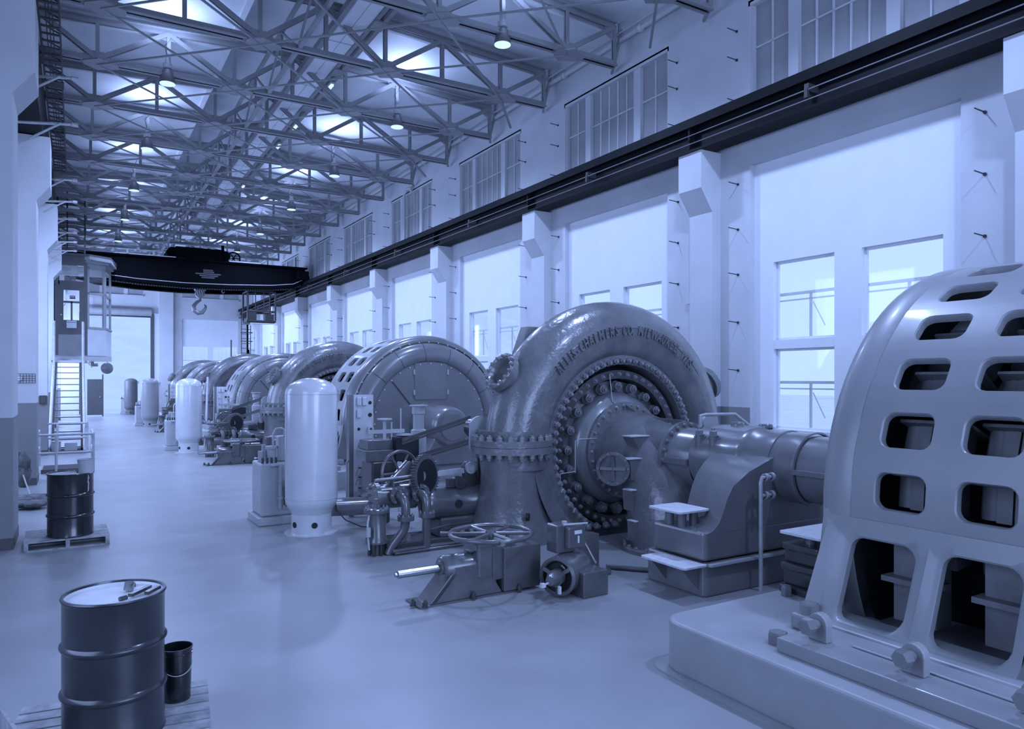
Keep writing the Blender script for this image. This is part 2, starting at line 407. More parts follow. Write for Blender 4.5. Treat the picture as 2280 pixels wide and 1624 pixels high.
MB().tube([(0, 0, 0.1), (0, 0, 3.9)], .012, 6).build('conduit', 'wall_paint', cp2); MB().box(-.08, 0, -.06, .06, 3.85, 4.02).build('junction_box', 'wall_paint', cp2)
# ================================================================= ROOF TRUSSES
TY = [12.9+2.87*k for k in range(-1, 15)]
XN = [-.75, .42, 1.86, 3.31, 4.7, 6.07, 7.5, 9.1, 10.4]
def ztop(x): return 10.26+.28*max(0, 1-abs(x-5.1)/5.3)
def angle_pair(b, p, q, wd=.07, gap=.04, h=.07):
    p, q = Vector(p), Vector(q); off = Vector((0, gap/2+.015, 0))
    b.bar(p+off, q+off, .03, h).bar(p-off, q-off, .03, h); return b
def make_truss():
    t = thing('roof_truss', '', 'truss', (0, 0, 0), 0, 'steel roof trusses')
    b = MB(); b.box(-.75, 10.42, -.02-.1, -.02, 9.36, 9.385).box(-.75, 10.42, .02, .12, 9.36, 9.385)
    b.box(-.75, 10.42, -.045, -.02, 9.36, 9.5).box(-.75, 10.42, .02, .045, 9.36, 9.5); b.build('bottom_chord', 'truss_paint', t)
    b = MB()
    for i in range(len(XN)-1):
        x, x2 = XN[i], XN[i+1]
        for sy in (-1, 1):
            b.prism([(x, ztop(x)-.06), (x2, ztop(x2)-.06), (x2, ztop(x2)+.07), (x, ztop(x)+.07)], 'xz', sy*.02, sy*.045)
            b.prism([(x, ztop(x)+.045), (x2, ztop(x2)+.045), (x2, ztop(x2)+.07), (x, ztop(x)+.07)], 'xz', sy*.02, sy*.12)
    b.build('top_chord', 'truss_paint', t)
    for x in XN:
        if x == -.75: continue
        angle_pair(MB(), (x, 0, 9.4), (x, 0, ztop(x)), h=.08).build('vertical', 'truss_paint', t)
    bot = (.42, 3.31, 6.07, 9.1); top = (-.7, 1.86, 4.7, 7.5, 10.38)
    for i, x in enumerate(bot):
        for x2 in (top[i], top[i+1]): angle_pair(MB(), (x, 0, 9.45), (x2, 0, ztop(x2)-.02), h=.1, gap=.05).build('diagonal', 'truss_paint', t)
    for x in bot:
        MB().prism([(x-.34, 9.36), (x+.34, 9.36), (x+.34, 9.47), (x+.16, 9.62), (x-.16, 9.62), (x-.34, 9.47)], 'xz', -.018, .018).build('gusset_plate', 'truss_paint', t)
        MB().prism([(x-.28, -.1), (x, -.34), (x+.42, -.1), (x+.42, .1), (x, .34), (x-.28, .1)], 'xy', 9.335, 9.36).build('gusset_plate', 'truss_paint', t)
    for x in (1.86, 4.7, 7.5):
        z = ztop(x); MB().prism([(x-.3, z), (x-.16, z-.18), (x+.16, z-.18), (x+.3, z)], 'xz', -.018, .018).build('gusset_plate', 'truss_paint', t)
    MB().prism([(10.1, 10.1), (10.42, 9.95), (10.46, 10.3), (10.2, 10.3)], 'xz', -.03, .03).build('gusset_plate', 'truss_paint', t)
    return t
ORD = ['first', 'second', 'third', 'fourth', 'fifth', 'sixth', 'seventh', 'eighth', 'ninth', 'tenth', 'eleventh', 'twelfth', 'thirteenth', 'fourteenth', 'fifteenth', 'farthest']
tp = make_truss()
for i, y in enumerate(TY):
    t = tp if i == 0 else copy_tree(tp)
    t.location = (0, y, 0)
    t['label'] = 'grey riveted steel roof truss across the hall, %s counted from the camera' % ORD[i]
# bracing lying between the trusses
br = thing('roof_bracing', 'crossed thin steel tie rods and lattice girder between the roof trusses', 'bracing')
for i in range(len(TY)-1):
    y, y2 = TY[i], TY[i+1]; s_ = i % 2
    for a, e in ((.42, 3.31), (3.31, 6.07), (6.07, 9.1)):
        MB().bar((a, y, 9.34), (e, y2, 9.34), .035, .035).build('tie_rod', 'truss_paint', br)
        MB().bar((e, y, 9.33), (a, y2, 9.33), .035, .035).build('tie_rod', 'truss_paint', br)
    if i < 6 and i % 2 == 0: MB().bar((9.1, y, 9.34), (10.4, y2-1.2, 9.34), .05, .05).build('tie_rod', 'truss_paint', br)
    ym = (y+y2)/2
    for x in (4.1,):
        for p, q in (((x, y, 9.45), (x, ym, 10.35)), ((x, ym, 10.35), (x, y2, 9.45)), ((x, ym, 9.45), (x, ym, 10.35))):
            MB().bar(p, q, .04, .05).build('lattice_member', 'truss_paint', br)
for i in range(6):
    MB().bar((10.4, TY[i], 9.4), (10.62, TY[i]+.35, 9.4), .06, .06).bar((10.4, TY[i], 9.4), (10.62, TY[i], 10.25), .06, .06).build('knee_brace', 'truss_paint', br)
MB().box(4.06, 4.14, 8, YE-1, 9.38, 9.46).box(4.06, 4.14, 8, YE-1, 10.34, 10.42).build('lattice_chord', 'truss_paint', br)
# long ridge walkway planks
rw = thing('ridge_walkway', 'long pale boarded walkway running under the ridge above the truss chords', 'walkway')
yy = 8.0
while yy < YE-3:
    MB().box(4.98, 5.27, yy, yy+2.82, 10.16, 10.2).build('plank', 'panel_white', rw); MB().box(5.285, 5.57, yy, yy+2.82, 10.16, 10.2).build('plank', 'panel_white', rw); yy += 2.87
MB().box(4.86, 4.97, 8, YE-1, 10.12, 10.26).box(5.58, 5.66, 8, YE-1, 10.12, 10.26).box(5.74, 5.84, 8, YE-1, 10.1, 10.24).build('side_channel', 'truss_paint', rw)
for k in range(16): MB().box(5.58, 5.86, 9.3+2.87*k, 9.75+2.87*k, 10.09, 10.13).build('bracket_plate', 'truss_paint', rw)
# fluorescent fittings along the walkway
for k, y in enumerate((12.2, 13.2, 18.9, 22.4, 24.6, 30.5)):
    f = thing('strip_light', 'small bright strip light on the edge of the ridge walkway, %s from the camera' % ORD[k], 'light', (5.74, y, 10.02), 0, 'strip lights on the ridge walkway')
    MB().box(-.05, .05, -.25, .25, .0, .05).build('housing', 'light_grey', f); MB().box(-.035, .035, -.22, .22, -.05, 0).build('tube', 'lamp_glow', f)
# ================================================================= PENDANT LAMPS
def make_lamp():
    t = thing('pendant_lamp', '', 'lamp', (0, 0, 0), 0, 'pendant lamps under the roof trusses')
    MB().tube([(.1, 0, 1.15), (.05, 0, 1.0), (-.06, 0, .85), (-.02, 0, .7), (0, 0, .55)], .012, 6).build('cable', 'print_dark', t)
    MB().lathe([(0, .6), (.045, .6), (.05, .52), (.06, .45), (.1, .44), (.1, .34), (.06, .32)], n=16).build('socket', 'light_grey', t)
    MB().lathe([(.06, .34), (.11, .27), (.155, .12), (.172, .0), (.168, -.012)], n=28).build('shade', 'shade_glass', t)
    MB().lathe([(0, .0), (.1, .0), (.168, -.008), (.168, -.025), (.1, -.04), (0, -.045)], n=28).build('lens', 'lamp_glow', t)
    return t
lp = make_lamp(); first = True
for side, x, ys_, nm in (('right', 7.5, (12.9, 18.6, 24.2, 29.9, 35.7, 41.4, 47.1, 1.5, 7.2), 'right'), ('left', 1.83, (18.6, 24.2, 29.8, 35.5, 41.2, 46.9), 'left')):
    for k, y in enumerate(ys_):
        t = lp if first else copy_tree(lp); first = False
        t.location = (x, y, 9.2)
        t['label'] = ('glowing round pendant lamp in the %s row under the roof, %s from the camera' % (nm, ORD[k])) if y > 8 else 'pendant lamp over the perforated generator, out of the frame above' if y > 5 else 'pendant lamp behind the camera at the near end of the right row'
        l = bpy.data.lights.new('lamp_light', 'AREA'); l.shape = 'DISK'; l.size = .6; l.energy = 34; l.color = TINT
        lo = bpy.data.objects.new('lamp_light', l); COL.objects.link(lo); lo.location = (x, y-.6, 9.85); lo.rotation_euler = (PI, 0, 0)
        l = bpy.data.lights.new('lamp_light', 'SPOT'); l.energy = 1080; l.color = TINT; l.shadow_soft_size = .2; l.spot_size = 2.75; l.spot_blend = .6
        lo = bpy.data.objects.new('lamp_light', l); COL.objects.link(lo); lo.location = (x, y, 9.1)
def rebase(root, base):
    base = Vector(base); root.location = base
    for ch in root.children: ch.location = ch.location - base
    return root
UY = 14.1          # distance between turbine units
AX, AZ = 7.3, 1.3  # shaft axis
# ================================================================= GENERATOR
def circle_map(R=2.08):
    def m(a, y, off=0): return (AX+(R+off)*math.cos(a), y, AZ+(R+off)*math.sin(a))
    return m
def rrect(hw, hh, r, n=5):
    pts = []
    for cx_, cy_, a0 in ((hw-r, hh-r, 0), (-hw+r, hh-r, PI/2), (-hw+r, -hh+r, PI), (hw-r, -hh+r, 1.5*PI)):
        for k in range(n): t = a0+PI/2*k/(n-1); pts.append((cx_+r*math.cos(t), cy_+r*math.sin(t)))
    return pts
def hole_tile(b, f, u0, u1, v0, v1, hu0, hu1, hv0, hv1, r, sx, sy, thick):
    """surface tile f(u,v,off) with a rounded hole; sx, sy metres per unit of u and v; inner wall goes down by thick"""
    cu, cv = (hu0+hu1)/2, (hv0+hv1)/2; hw, hh = (hu1-hu0)/2*sx, (hv1-hv0)/2*sy
    inner = [(cu+p/sx, cv+q/sy) for p, q in rrect(hw, hh, r)]
    ou = []
    H = [(u1-cu)*sx, (cu-u0)*sx]; W = [(v1-cv)*sy, (cv-v0)*sy]
    for (p, q) in rrect(hw, hh, r):
        # radial projection onto the tile edge
        k = min([abs(e/c_) for e, c_ in ((H[0] if p > 0 else H[1], p), (W[0] if q > 0 else W[1], q)) if abs(c_) > 1e-9])
        ou.append((cu+p*k/sx, cv+q*k/sy))
    # snap nearest projected points onto the tile corners
    for cu_, cv_ in ((u0, v0), (u0, v1), (u1, v0), (u1, v1)):
        i = min(range(len(ou)), key=lambda i: ((ou[i][0]-cu_)*sx)**2+((ou[i][1]-cv_)*sy)**2); ou[i] = (cu_, cv_)
    n = len(inner); mid = [((i_[0]*.5+o_[0]*.5), (i_[1]*.5+o_[1]*.5)) for i_, o_ in zip(inner, ou)]
    lip = [(cu+(i_[0]-cu)*1.05, cv+(i_[1]-cv)*1.05) for i_ in inner]
    V = [f(*p, 0) for p in ou]+[f(*p, 0) for p in mid]+[f(*p, 0) for p in lip]+[f(*p, -.012) for p in inner]+[f(*p, -thick) for p in inner]
    F = [(j*n+i, j*n+(i+1) % n, (j+1)*n+(i+1) % n, (j+1)*n+i) for j in range(4) for i in range(n)]
    b.add(V, F, True)
mat('bell_paint', 0.18, 0.28, noise=0.1, scale=2, bump=.05, bscale=12, spec=.6, coat=.4)
def make_generator():
    g = thing('generator', '', 'generator', (0, 0, 0), 0, 'generators in line down the hall')
    yb = 2.1
    f = lambda a, y, off=0: (AX+(2.08+off)*math.cos(a), y, AZ+(2.08+off)*math.sin(a))
    P13 = math.radians(13); b = MB()
    cols = ((yb+.13, yb+.76, yb+.27, yb+.65), (yb+.76, yb+1.44, yb+.87, yb+1.25))
    for k in range(14):
        a1 = math.radians(181)-P13*k; a0 = a1-P13; c = (a0+a1)/2; hh = math.radians(3.75)
        for v0, v1, h0, h1 in cols: hole_tile(b, f, a0, a1, v0, v1, c-hh, c+hh, h0, h1, .075, 2.08, 1, .07)
    # flanks running down into the feet
    for sgn in (-1, 1):
        def fl(z, y, off=0):
            q = max(0, (AZ-z)/.8); return (AX+sgn*(2.08+.13*q+.2*q**5+off), y, z)
        z1 = AZ-math.sin(math.radians(1))*2.08
        for v0, v1, h0, h1 in ((yb+.13, yb+.82, yb+.21, yb+.72), (yb+.82, yb+1.64, yb+.91, yb+1.42)):
            hole_tile(b, fl, .49, z1+.001, v0, v1, .53, 1.12, h0, h1, .1, 1, 1, .07)
        # narrow end strips of the flanks
    b.build('perforated_casing', 'generator_paint', g)
    def flank_poly(sgn, x_in):
        pts = [(AX+sgn*(2.08+.13*((AZ-z)/.8)+.2*((AZ-z)/.8)**5), z) for z in [1.3-.08*i for i in range(11)]]
        return pts + [(x_in, .5), (x_in, 1.3)]
    # end shields: far
    b = MB(); b.lathe([(1.2, 1.78), (1.85, 1.78), (1.97, 1.76), (2.05, 1.71), (2.085, 1.63), (2.085, 1.46), (2.075, 1.44)], (AX, yb, AZ), (0, 1, 0), 96, a0=0, a1=2*PI)
    for sgn in (-1, 1):
        pts = flank_poly(sgn, AX+sgn*1.6)
        b.prism(pts, 'xz', yb+1.6, yb+1.68)
    b.build('far_end_shield', 'generator_paint', g)
    b = MB(); b.lathe([(2.085, .13), (2.085, .04), (2.05, -.05), (1.99, -.1), (1.93, -.11), (1.93, -.06), (1.9, -.06)], (AX, yb, AZ), (0, 1, 0), 96)
    for sgn in (-1, 1): b.prism(flank_poly(sgn, AX+sgn*1.6), 'xz', yb-.02, yb+.13)
    b.build('near_frame_ring', 'bell_paint', g)
    b = MB(); b.lathe([(1.91, -.05), (1.91, -.1), (1.86, -.19), (1.76, -.26), (1.62, -.3), (1.5, -.28), (1.455, -.24), (1.45, -.22)], (AX, yb, AZ), (0, 1, 0), 96)
    b.build('bell_ring', 'bell_paint', g)
    b = MB(); b.lathe([(1.45, -.225), (0, -.225)], (AX, yb, AZ), (0, 1, 0), 64, sm=False)
    b.box(AX-.42, AX+.42, yb-.245, yb-.22, AZ+.55, AZ+1.42); b.build('cover_disc', 'bell_paint', g)
    dot = MB().cyl((0, 0, 0), (0, 0, .02), .016, 8).mesh('screw', 'plate_white')
    bolt_ring(g, (AX, yb-.1, AZ), (0, -1, 0), 1.925, 48, dot, 'screw')
    bolt_ring(g, (AX, yb-.225, AZ), (0, -1, 0), 1.41, 32, dot, 'screw')
    seam = MB()
    for k in range(16):
        t = 2*PI*k/16+.1; d = Vector((math.cos(t), 0, math.sin(t))); pr = [(1.46, -.245), (1.5, -.283), (1.62, -.303), (1.76, -.263), (1.86, -.193), (1.905, -.105)]
        seam.tube([(AX+d.x*r, yb+h-.002, AZ+d.z*r) for r, h in pr], .005, 5)
    seam.build('seam', 'machine_dark', g)
    # door on the disc with four hinges, diagonal rib
    for sx in (-1, 1):
        for z in (AZ+1.2, AZ+.72): MB().box(AX+sx*.44-.02, AX+sx*.44+.02, yb-.265, yb-.225, z-.06, z+.06).build('hinge', 'light_grey', g)
    MB().bar((AX-1.0, yb-.235, AZ+1.0), (AX-.42, yb-.235, AZ+.3), .015, .02).build('rib', 'machine_dark', g)
    # bearing housing in front of the disc
    b = MB(); b.lathe([(.0, -1.42), (.33, -1.42), (.4, -1.4), (.44, -1.34), (.46, -1.2), (.47, -.9), (.5, -.5), (.56, -.225)], (AX, yb, AZ-.05), (0, 1, 0), 40)
    b.build('bearing_housing', 'machine_smooth', g)
    MB().lathe([(0, -1.435), (.3, -1.435), (.3, -1.42)], (AX, yb, AZ-.05), (0, 1, 0), 32).build('bearing_cap', 'machine_smooth', g)
    # lower half guard: machine bed below the bell ring
    MB().prism([(AX-.75, .4), (AX+.75, .4), (AX+.4, 1.0), (AX-.4, 1.0)], 'xz', yb-1.3, yb-.5).build('outboard_pedestal', 'machine_smooth', g, bevel=.03)
    # inside: stator core, coil blocks and shelves
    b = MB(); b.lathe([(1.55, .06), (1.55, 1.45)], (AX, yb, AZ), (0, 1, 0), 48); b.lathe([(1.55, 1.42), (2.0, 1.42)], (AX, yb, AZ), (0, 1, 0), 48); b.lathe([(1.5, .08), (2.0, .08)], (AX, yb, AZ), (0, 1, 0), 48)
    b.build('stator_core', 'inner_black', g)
    blk = MB()
    for q in range(3): blk.box(-.16+.115*q, -.06+.115*q, 0, .2, -.13, .13)
    blk.tube([(-.2, .1, -.12), (-.2, .1, .12)], .1, 10)
    blk_me = blk.mesh('coil_block', 'coil_grey')
    shf_me = MB().box(-.28, .24, -.02, .3, -.012, .012).mesh('coil_shelf', 'coil_grey')
    for k in range(-1, 15):
        a = math.radians(181-13*k-6.5)
        for yc in (yb+.36, yb+.97):
            # local x -> world -Y (towards camera is -Y), local y -> radial, local z -> tangential
            X_ = Vector((0, -1, 0)); Y_ = Vector((math.cos(a), 0, math.sin(a))); Z_ = X_.cross(Y_)
            M = Matrix((X_, Y_, Z_)).transposed().to_4x4(); M.translation = Vector((AX, yc, AZ))+Y_*1.6
            inst('coil_block', blk_me, g, M)
            a2 = a-math.radians(4); Y2 = Vector((math.cos(a2), 0, math.sin(a2))); M2 = Matrix((X_, Y2, X_.cross(Y2))).transposed().to_4x4(); M2.translation = Vector((AX, yc, AZ))+Y2*1.58
            inst('coil_shelf', shf_me, g, M2)
    for yc in (yb+.3, yb+.95):
        for sgn in (-1, 1): MB().box(AX+sgn*1.85-.1, AX+sgn*1.85+.1, yc-.1, yc+.22, .52, 1.25).box(AX+sgn*1.95-.1, AX+sgn*1.95+.1, yc-.15, yc+.26, .82, .86).build('coil_block', 'coil_grey', g)
    # feet, bed rails, lugs, holding-down bolts
    big = boltmesh('big', .075, .085, 'machine_smooth', stud=False, washer=False)
    for sgn in (-1, 1):
        xf = AX+sgn*2.5; xi = AX+sgn*2.1
        MB().box(min(xf, xi), max(xf, xi), yb-.15, yb+1.68, .4, .52).build('foot', 'generator_paint', g, bevel=.02)
        xr0, xr1 = AX+sgn*3.0, AX+sgn*2.48
        MB().box(min(xr0, xr1), max(xr0, xr1), yb-1.1, yb+1.4, .4, .5).box(*sorted((AX+sgn*2.72, AX+sgn*2.64)), yb-.9, yb+1.0, .5, .515).build('bed_rail', 'generator_paint', g, bevel=.01)
        for y in (3.3, 2.62, 1.94):
            xl = AX+sgn*2.82
            lug = MB(); p = [(y-.075, .5), (y+.075, .5), (y+.075, .6)]+[(y+.075*math.cos(t), .62+.075*math.sin(t)) for t in [PI*i/8 for i in range(9)]]+[(y-.075, .6)]
            lug.prism(p, 'yz', *sorted((xl, xl+sgn*-.07))); lug.build('lug', 'generator_paint', g, bevel=.008)
            L = g.children[-1]
            bb = MB().cyl((xl+sgn*-.02, y, .62), (xl+sgn*.08, y, .62), .035, 12).hexb((xl+sgn*.07, y, .62), (sgn, 0, 0), .06, .07); bb.build('jack_screw', 'machine_smooth', g)
        inst('bolt', big, g, align((AX+sgn*2.4, yb+1.58, .52), (0, 0, 1), .3)); inst('bolt', big, g, align((AX+sgn*2.08, yb+1.28, .42), (0, 0, 1), .7))
        inst('bolt', big, g, align((AX+sgn*2.86, yb+1.5, .4), (0, 0, 1), .1))
    return rebase(g, (AX, 3.0, .4))
def plinth_poly(x0, x1, y0, y1, r=.22):
    pts = []
    for cx_, cy_, a in ((x1-r, y1-r, 0), (x0+r, y1-r, PI/2), (x0+r, y0+r, PI), (x1-r, y0+r, 1.5*PI)):
        for k in range(6): t = a+PI/2*k/5; pts.append((cx_+r*math.cos(t), cy_+r*math.sin(t)))
    return pts
mat('plinth_paint', 0.32, 0.4, noise=0.08, scale=3, bump=.08, bscale=12)
pm = MB().prism(plinth_poly(4.1, 10.5, .9, 4.52), 'xy', -.0, .4).mesh('plinth', 'plinth_paint')
sk = MB().prism(plinth_poly(4.02, 10.55, .82, 4.6), 'xy', 0, .012).mesh('floor_border', 'plinth_paint')
gen0 = make_generator()
GN = ['nearest', 'second', 'third', 'farthest']
GD = ['huge perforated grey generator casing at the right edge', 'round grey generator end with bell ring behind the nearest white tank', 'third round generator partly hidden behind second scroll case', 'farthest round generator near the end wall']
for k in range(4):
    g = gen0 if k == 0 else copy_tree(gen0)
    g.location.y = 3.0+UY*k; g['label'] = GD[k]
    p = bpy.data.objects.new('generator_plinth', pm); COL.objects.link(p); p.location = (0, UY*k, 0); struct(p); p.name = 'trim_%d' % (4+k)
    m_ = p.modifiers.new('bevel', 'BEVEL'); m_.width = .03; m_.segments = 3; m_.limit_method = 'ANGLE'; m_.angle_limit = 1.0
    q = bpy.data.objects.new('floor_border', sk); COL.objects.link(q); q.parent = p
# ================================================================= SCROLL CASE TURBINE
def make_turbine():
    t = thing('turbine', '', 'turbine', (0, 0, 0), 0, 'scroll case turbines in line down the hall')
    YC = 9.1
    pts = []; rs = []
    # inlet rising on the left, then clockwise over the top
    for z in (1.05, 1.2): pts.append((AX-1.78, YC, z)); rs.append(.47)
    for k in range(0, 55):
        a = PI - (PI*1.72)*k/54; q = k/54
        R = 1.78+.03*math.sin(PI*min(1, q*1.6)); r = .47-.13*q**1.6
        pts.append((AX+R*math.cos(a), YC, AZ+R*math.sin(a))); rs.append(r)
    MB().tube(pts, rs, 40).build('scroll_case', 'machine_grey', t)
    # stay ring flange and web between tube and bolts
    b = MB(); b.lathe([(1.75, -.42), (1.55, -.4), (1.46, -.33), (1.41, -.28), (1.275, -.28), (1.265, -.26), (1.265, .25)], (AX, YC, AZ), (0, 1, 0), 96)
    b.build('stay_ring', 'machine_grey', t)
    bolt_ring(t, (AX, YC-.28, AZ), (0, -1, 0), 1.325, 66, boltmesh('ring', .045, .07))
    # letter ridge
    b = MB()
    for R0, h in ((1.83, .03),):
        pr = [(AX+R0*math.cos(a), YC+.004-.47+.13*((PI-a)/(PI*1.72))**1.6, AZ+R0*math.sin(a)) for a in [math.radians(x) for x in range(38, 145, 2)]]
        b.tube(pr, .014, 6)
    b.build('letter_ridge', 'machine_grey', t)
    word = "ALLIS-CHALMERS CO. MILWAUKEE, WIS."
    wds = {'I': .6, '-': .8, ' ': .6, '.': .5, ',': .5, 'M': 1.3, 'W': 1.35}
    ws = [wds.get(c_, 1.0) for c_ in word]; tot = sum(ws); acc = 0; a_s, a_e = math.radians(140.5), math.radians(43)
    lm = MB()
    for c_, w_ in zip(word, ws):
        a = a_s+(a_e-a_s)*(acc+w_/2)/tot; acc += w_
        if c_ == ' ': continue
        if c_ not in BM: BM[c_] = textmesh(c_, .2, .024, 'machine_grey', 'letter')
        qa = (PI-a)/(PI*1.72); ra = .47-.13*qa**1.6
        rad = Vector((math.cos(a), 0, math.sin(a))); nrm = (Vector((0, -1, 0))-rad*.1).normalized(); rx = rad.cross(nrm)*-1
        up = (rad - nrm*rad.dot(nrm)).normalized(); rx = up.cross(nrm)
        M = Matrix((rx, up, nrm)).transposed().to_4x4(); M.translation = Vector((AX, YC-ra+.004, AZ))+rad*1.68
        lm.add([M @ Vector((v.co.x*.6, v.co.y, v.co.z)) for v in BM[c_].vertices], [tuple(p.vertices) for p in BM[c_].polygons])
    lm.build('raised_lettering', 'machine_grey', t)
    # inner recess with head cover and studs
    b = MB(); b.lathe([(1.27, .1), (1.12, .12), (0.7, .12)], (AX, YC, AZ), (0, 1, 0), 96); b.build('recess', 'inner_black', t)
    b = MB(); b.lathe([(1.2, -.16), (1.2, -.22), (1.07, -.22), (1.06, -.1)], (AX-.04, YC, AZ-.02), (0, 1, 0), 72); b.build('clamp_ring', 'machine_dark', t)
    bolt_ring(t, (AX-.04, YC-.22, AZ-.02), (0, -1, 0), 1.135, 44, boltmesh('clamp', .028, .035))
    b = MB(); b.lathe([(1.06, .1), (1.04, -.03), (.88, -.05), (.86, -.16), (.8, -.24), (.6, -.36), (.3, -.4)], (AX-.02, YC, AZ-.03), (0, 1, 0), 64); b.build('head_cover', 'machine_smooth', t)
    st = MB(); st.lathe([(.05, .13), (.058, .135), (.066, .13)], n=20).cyl((0, 0, 0), (0, 0, .05), .085, 20).cyl((0, 0, .05), (0, 0, .13), .068, 20).hexb((0, 0, .12), (0, 0, 1), .045, .04).cyl((0, 0, .15), (0, 0, .19), .022, 10)
    st_me = st.mesh('gate_stem', 'machine_smooth')
    bolt_ring(t, (AX-.02, YC-.06, AZ-.03), (0, -1, -.0), .96, 20, st_me, 'gate_stem')
    # shaft cone with bolted flange and elbow to the floor
    b = MB(); yc = YC-.35
    seq = [(AX, yc+.1, 1.25), (AX, 8.3, 1.2), (AX-.05, 7.95, 1.02), (AX-.12, 7.7, .72), (AX-.17, 7.56, .36), (AX-.18, 7.52, .02)]
    fine = []
    for i in range(len(seq)-1):
        for j in range(4): fine.append(Vector(seq[i]).lerp(Vector(seq[i+1]), j/4))
    fine.append(Vector(seq[-1])); sm = fine[:]
    for _ in range(3): sm = [sm[0]]+[(sm[i-1]+sm[i]*2+sm[i+1])/4 for i in range(1, len(sm)-1)]+[sm[-1]]
    n_ = len(sm); b.tube(sm, [.63-.03*i/(n_-1) for i in range(n_)], 48); b.build('draft_elbow', 'machine_grey', t)
    b = MB(); b.lathe([(.6, yc-.02), (.54, 8.2), (.47, 7.8), (.42, 7.56), (.42, 7.5)], (AX, 0, 1.25), (0, 1, 0), 48); b.build('shaft_cone', 'machine_grey', t)
    b = MB(); b.lathe([(.62, -.3), (.74, -.3), (.74, -.36), (.62, -.37)], (AX, YC, 1.25), (0, 1, 0), 64); b.build('elbow_flange', 'machine_grey', t)
    bolt_ring(t, (AX, YC-.36, 1.25), (0, -1, 0), .685, 30, boltmesh('elb', .026, .03))
    # seam flange running from the circle to the coupling ring
    b = MB(); b.prism([(YC-.32, 1.97), (YC-.62, 1.84), (8.2, 1.78), (7.5, 1.76), (7.5, 1.62), (8.2, 1.62), (YC-.32, 1.7)], 'yz', AX-.03, AX+.03); b.build('seam_flange', 'machine_grey', t)
    for k in range(9): y = 7.62+.13*k; inst('bolt', boltmesh('elb', .026, .03), t, align((AX-.03, y, 1.69), (-1, 0, 0)))
    b = MB(); b.lathe([(.4, 7.5), (.5, 7.5), (.5, 7.44), (.43, 7.44), (.42, 7.41), (.41, 7.0)], (AX, 0, 1.25), (0, 1, 0), 56)
    b.box(AX-.47, AX+.47, 7.0, 7.5, 1.21, 1.29); b.build('coupling_ring', 'machine_smooth', t)
    bolt_ring(t, (AX, 7.44, 1.25), (0, -1, 0), .462, 22, boltmesh('elb', .026, .03))
    b = MB(); b.lathe([(.0, 0), (.74, 0), (.74, .05), (.61, .055), (.6, .1)], (AX-.18, 7.52, 0), (0, 0, 1), 56); b.build('floor_flange', 'machine_grey', t)
    bolt_ring(t, (AX-.18, 7.52, .05), (0, 0, 1), .675, 24, boltmesh('fl', .03, .03))
    # inspection window with crossed ribs
    wd = Vector((-.72, -.62, -.1)).normalized(); wc = Vector((AX-.8, 8.03, 1.12))
    b = MB(); b.lathe([(.15, -.1), (.17, .16), (.235, .16), (.235, .2), (.19, .2), (.18, .16), (0, .15)], wc, wd, 36); b.build('inspection_port', 'machine_grey', t)
    d_, a_, b_ = frame(wd); b = MB()
    for dd in (a_, b_): b.bar(wc+d_*.18-dd*.18, wc+d_*.18+dd*.18, .03, .04)
    b.build('port_rib', 'machine_smooth', t); bolt_ring(t, wc+d_*.2, wd, .213, 10, boltmesh('pt', .014, .016))
    # steps on the elbow
    for (x, y, z, s_, wdt) in ((6.62, 7.95, 1.55, .34, .16), (6.5, 7.85, 1.25, .3, .14), (6.5, 7.8, .83, .3, .14), (6.5, 7.7, .42, .34, .14)):
        b = MB(); b.box(x-.02, x+s_, y-wdt*.9, y+.05, z-.015, z+.0).build('step_plate', 'plate_white', t)
        b = MB(); b.prism([(x+.02, z-.015), (x+s_-.02, z-.015), (x+s_*.75, z-.2), (x+s_*.6, z-.3)] if z > 1.5 else [(x+.02, z-.015), (x+s_-.02, z-.015), (x+s_-.02, z-.3), (x+.04, z-.3)], 'xz', y-wdt*.8, y+.1); b.build('step_bracket', 'machine_grey', t)
    # grease line
    MB().tube([(6.35, 8.78, .95), (6.35, 8.78, 1.42), (6.42, 8.75, 1.45), (6.86, 8.72, 1.45), (6.87, 8.68, 1.2), (6.93, 8.68, 1.18)], .008, 6).tube([(6.35, 8.78, .97), (6.1, 8.8, .95), (6.08, 8.8, .6), (6.3, 8.8, .1)], .008, 6).build('grease_pipe', 'light_grey', t)
    MB().tube([(7.05, 8.85, 2.42), (7.08, 8.82, 2.0), (7.15, 8.8, 1.95), (7.4, 8.78, 1.97)], .008, 6).build('grease_pipe', 'light_grey', t)
    # manhole port on the upper left, ring on the right, bracket at the back
    for ang, dy, L, rr, nm in ((151, -.02, .28, .2, 'manhole_port'), (24, .1, .3, .2, 'side_port')):
        a = math.radians(ang); d = Vector((math.cos(a), 0 if dy > 0 else -.12, math.sin(a))).normalized(); c = Vector((AX+2.12*math.cos(a), YC+dy, AZ+2.12*math.sin(a)))
        b = MB(); b.lathe([(rr+.02, -.15), (rr+.02, L*.62), (rr+.09, L*.64), (rr+.09, L), (rr+.02, L+.0), (rr-.0, L-.03), (rr-.02, L-.12), (0, L-.13)], c, d, 40); b.build(nm, 'machine_grey', t)
        bolt_ring(t, c+d*L, d, rr+.045, 14, boltmesh('mp', .026, .03))
    a = math.radians(126); d = Vector((math.cos(a), 0, math.sin(a))); c = Vector((AX, YC+.28, AZ))
    MB().prism([(5.62, 2.4), (5.9, 3.14), (6.13, 3.14), (6.13, 2.6)], 'xz', YC+.28, YC+.5).build('lifting_bracket', 'machine_smooth', t, bevel=.01)
    # inlet neck flanges
    xc, yc2 = AX-1.84, YC+.02
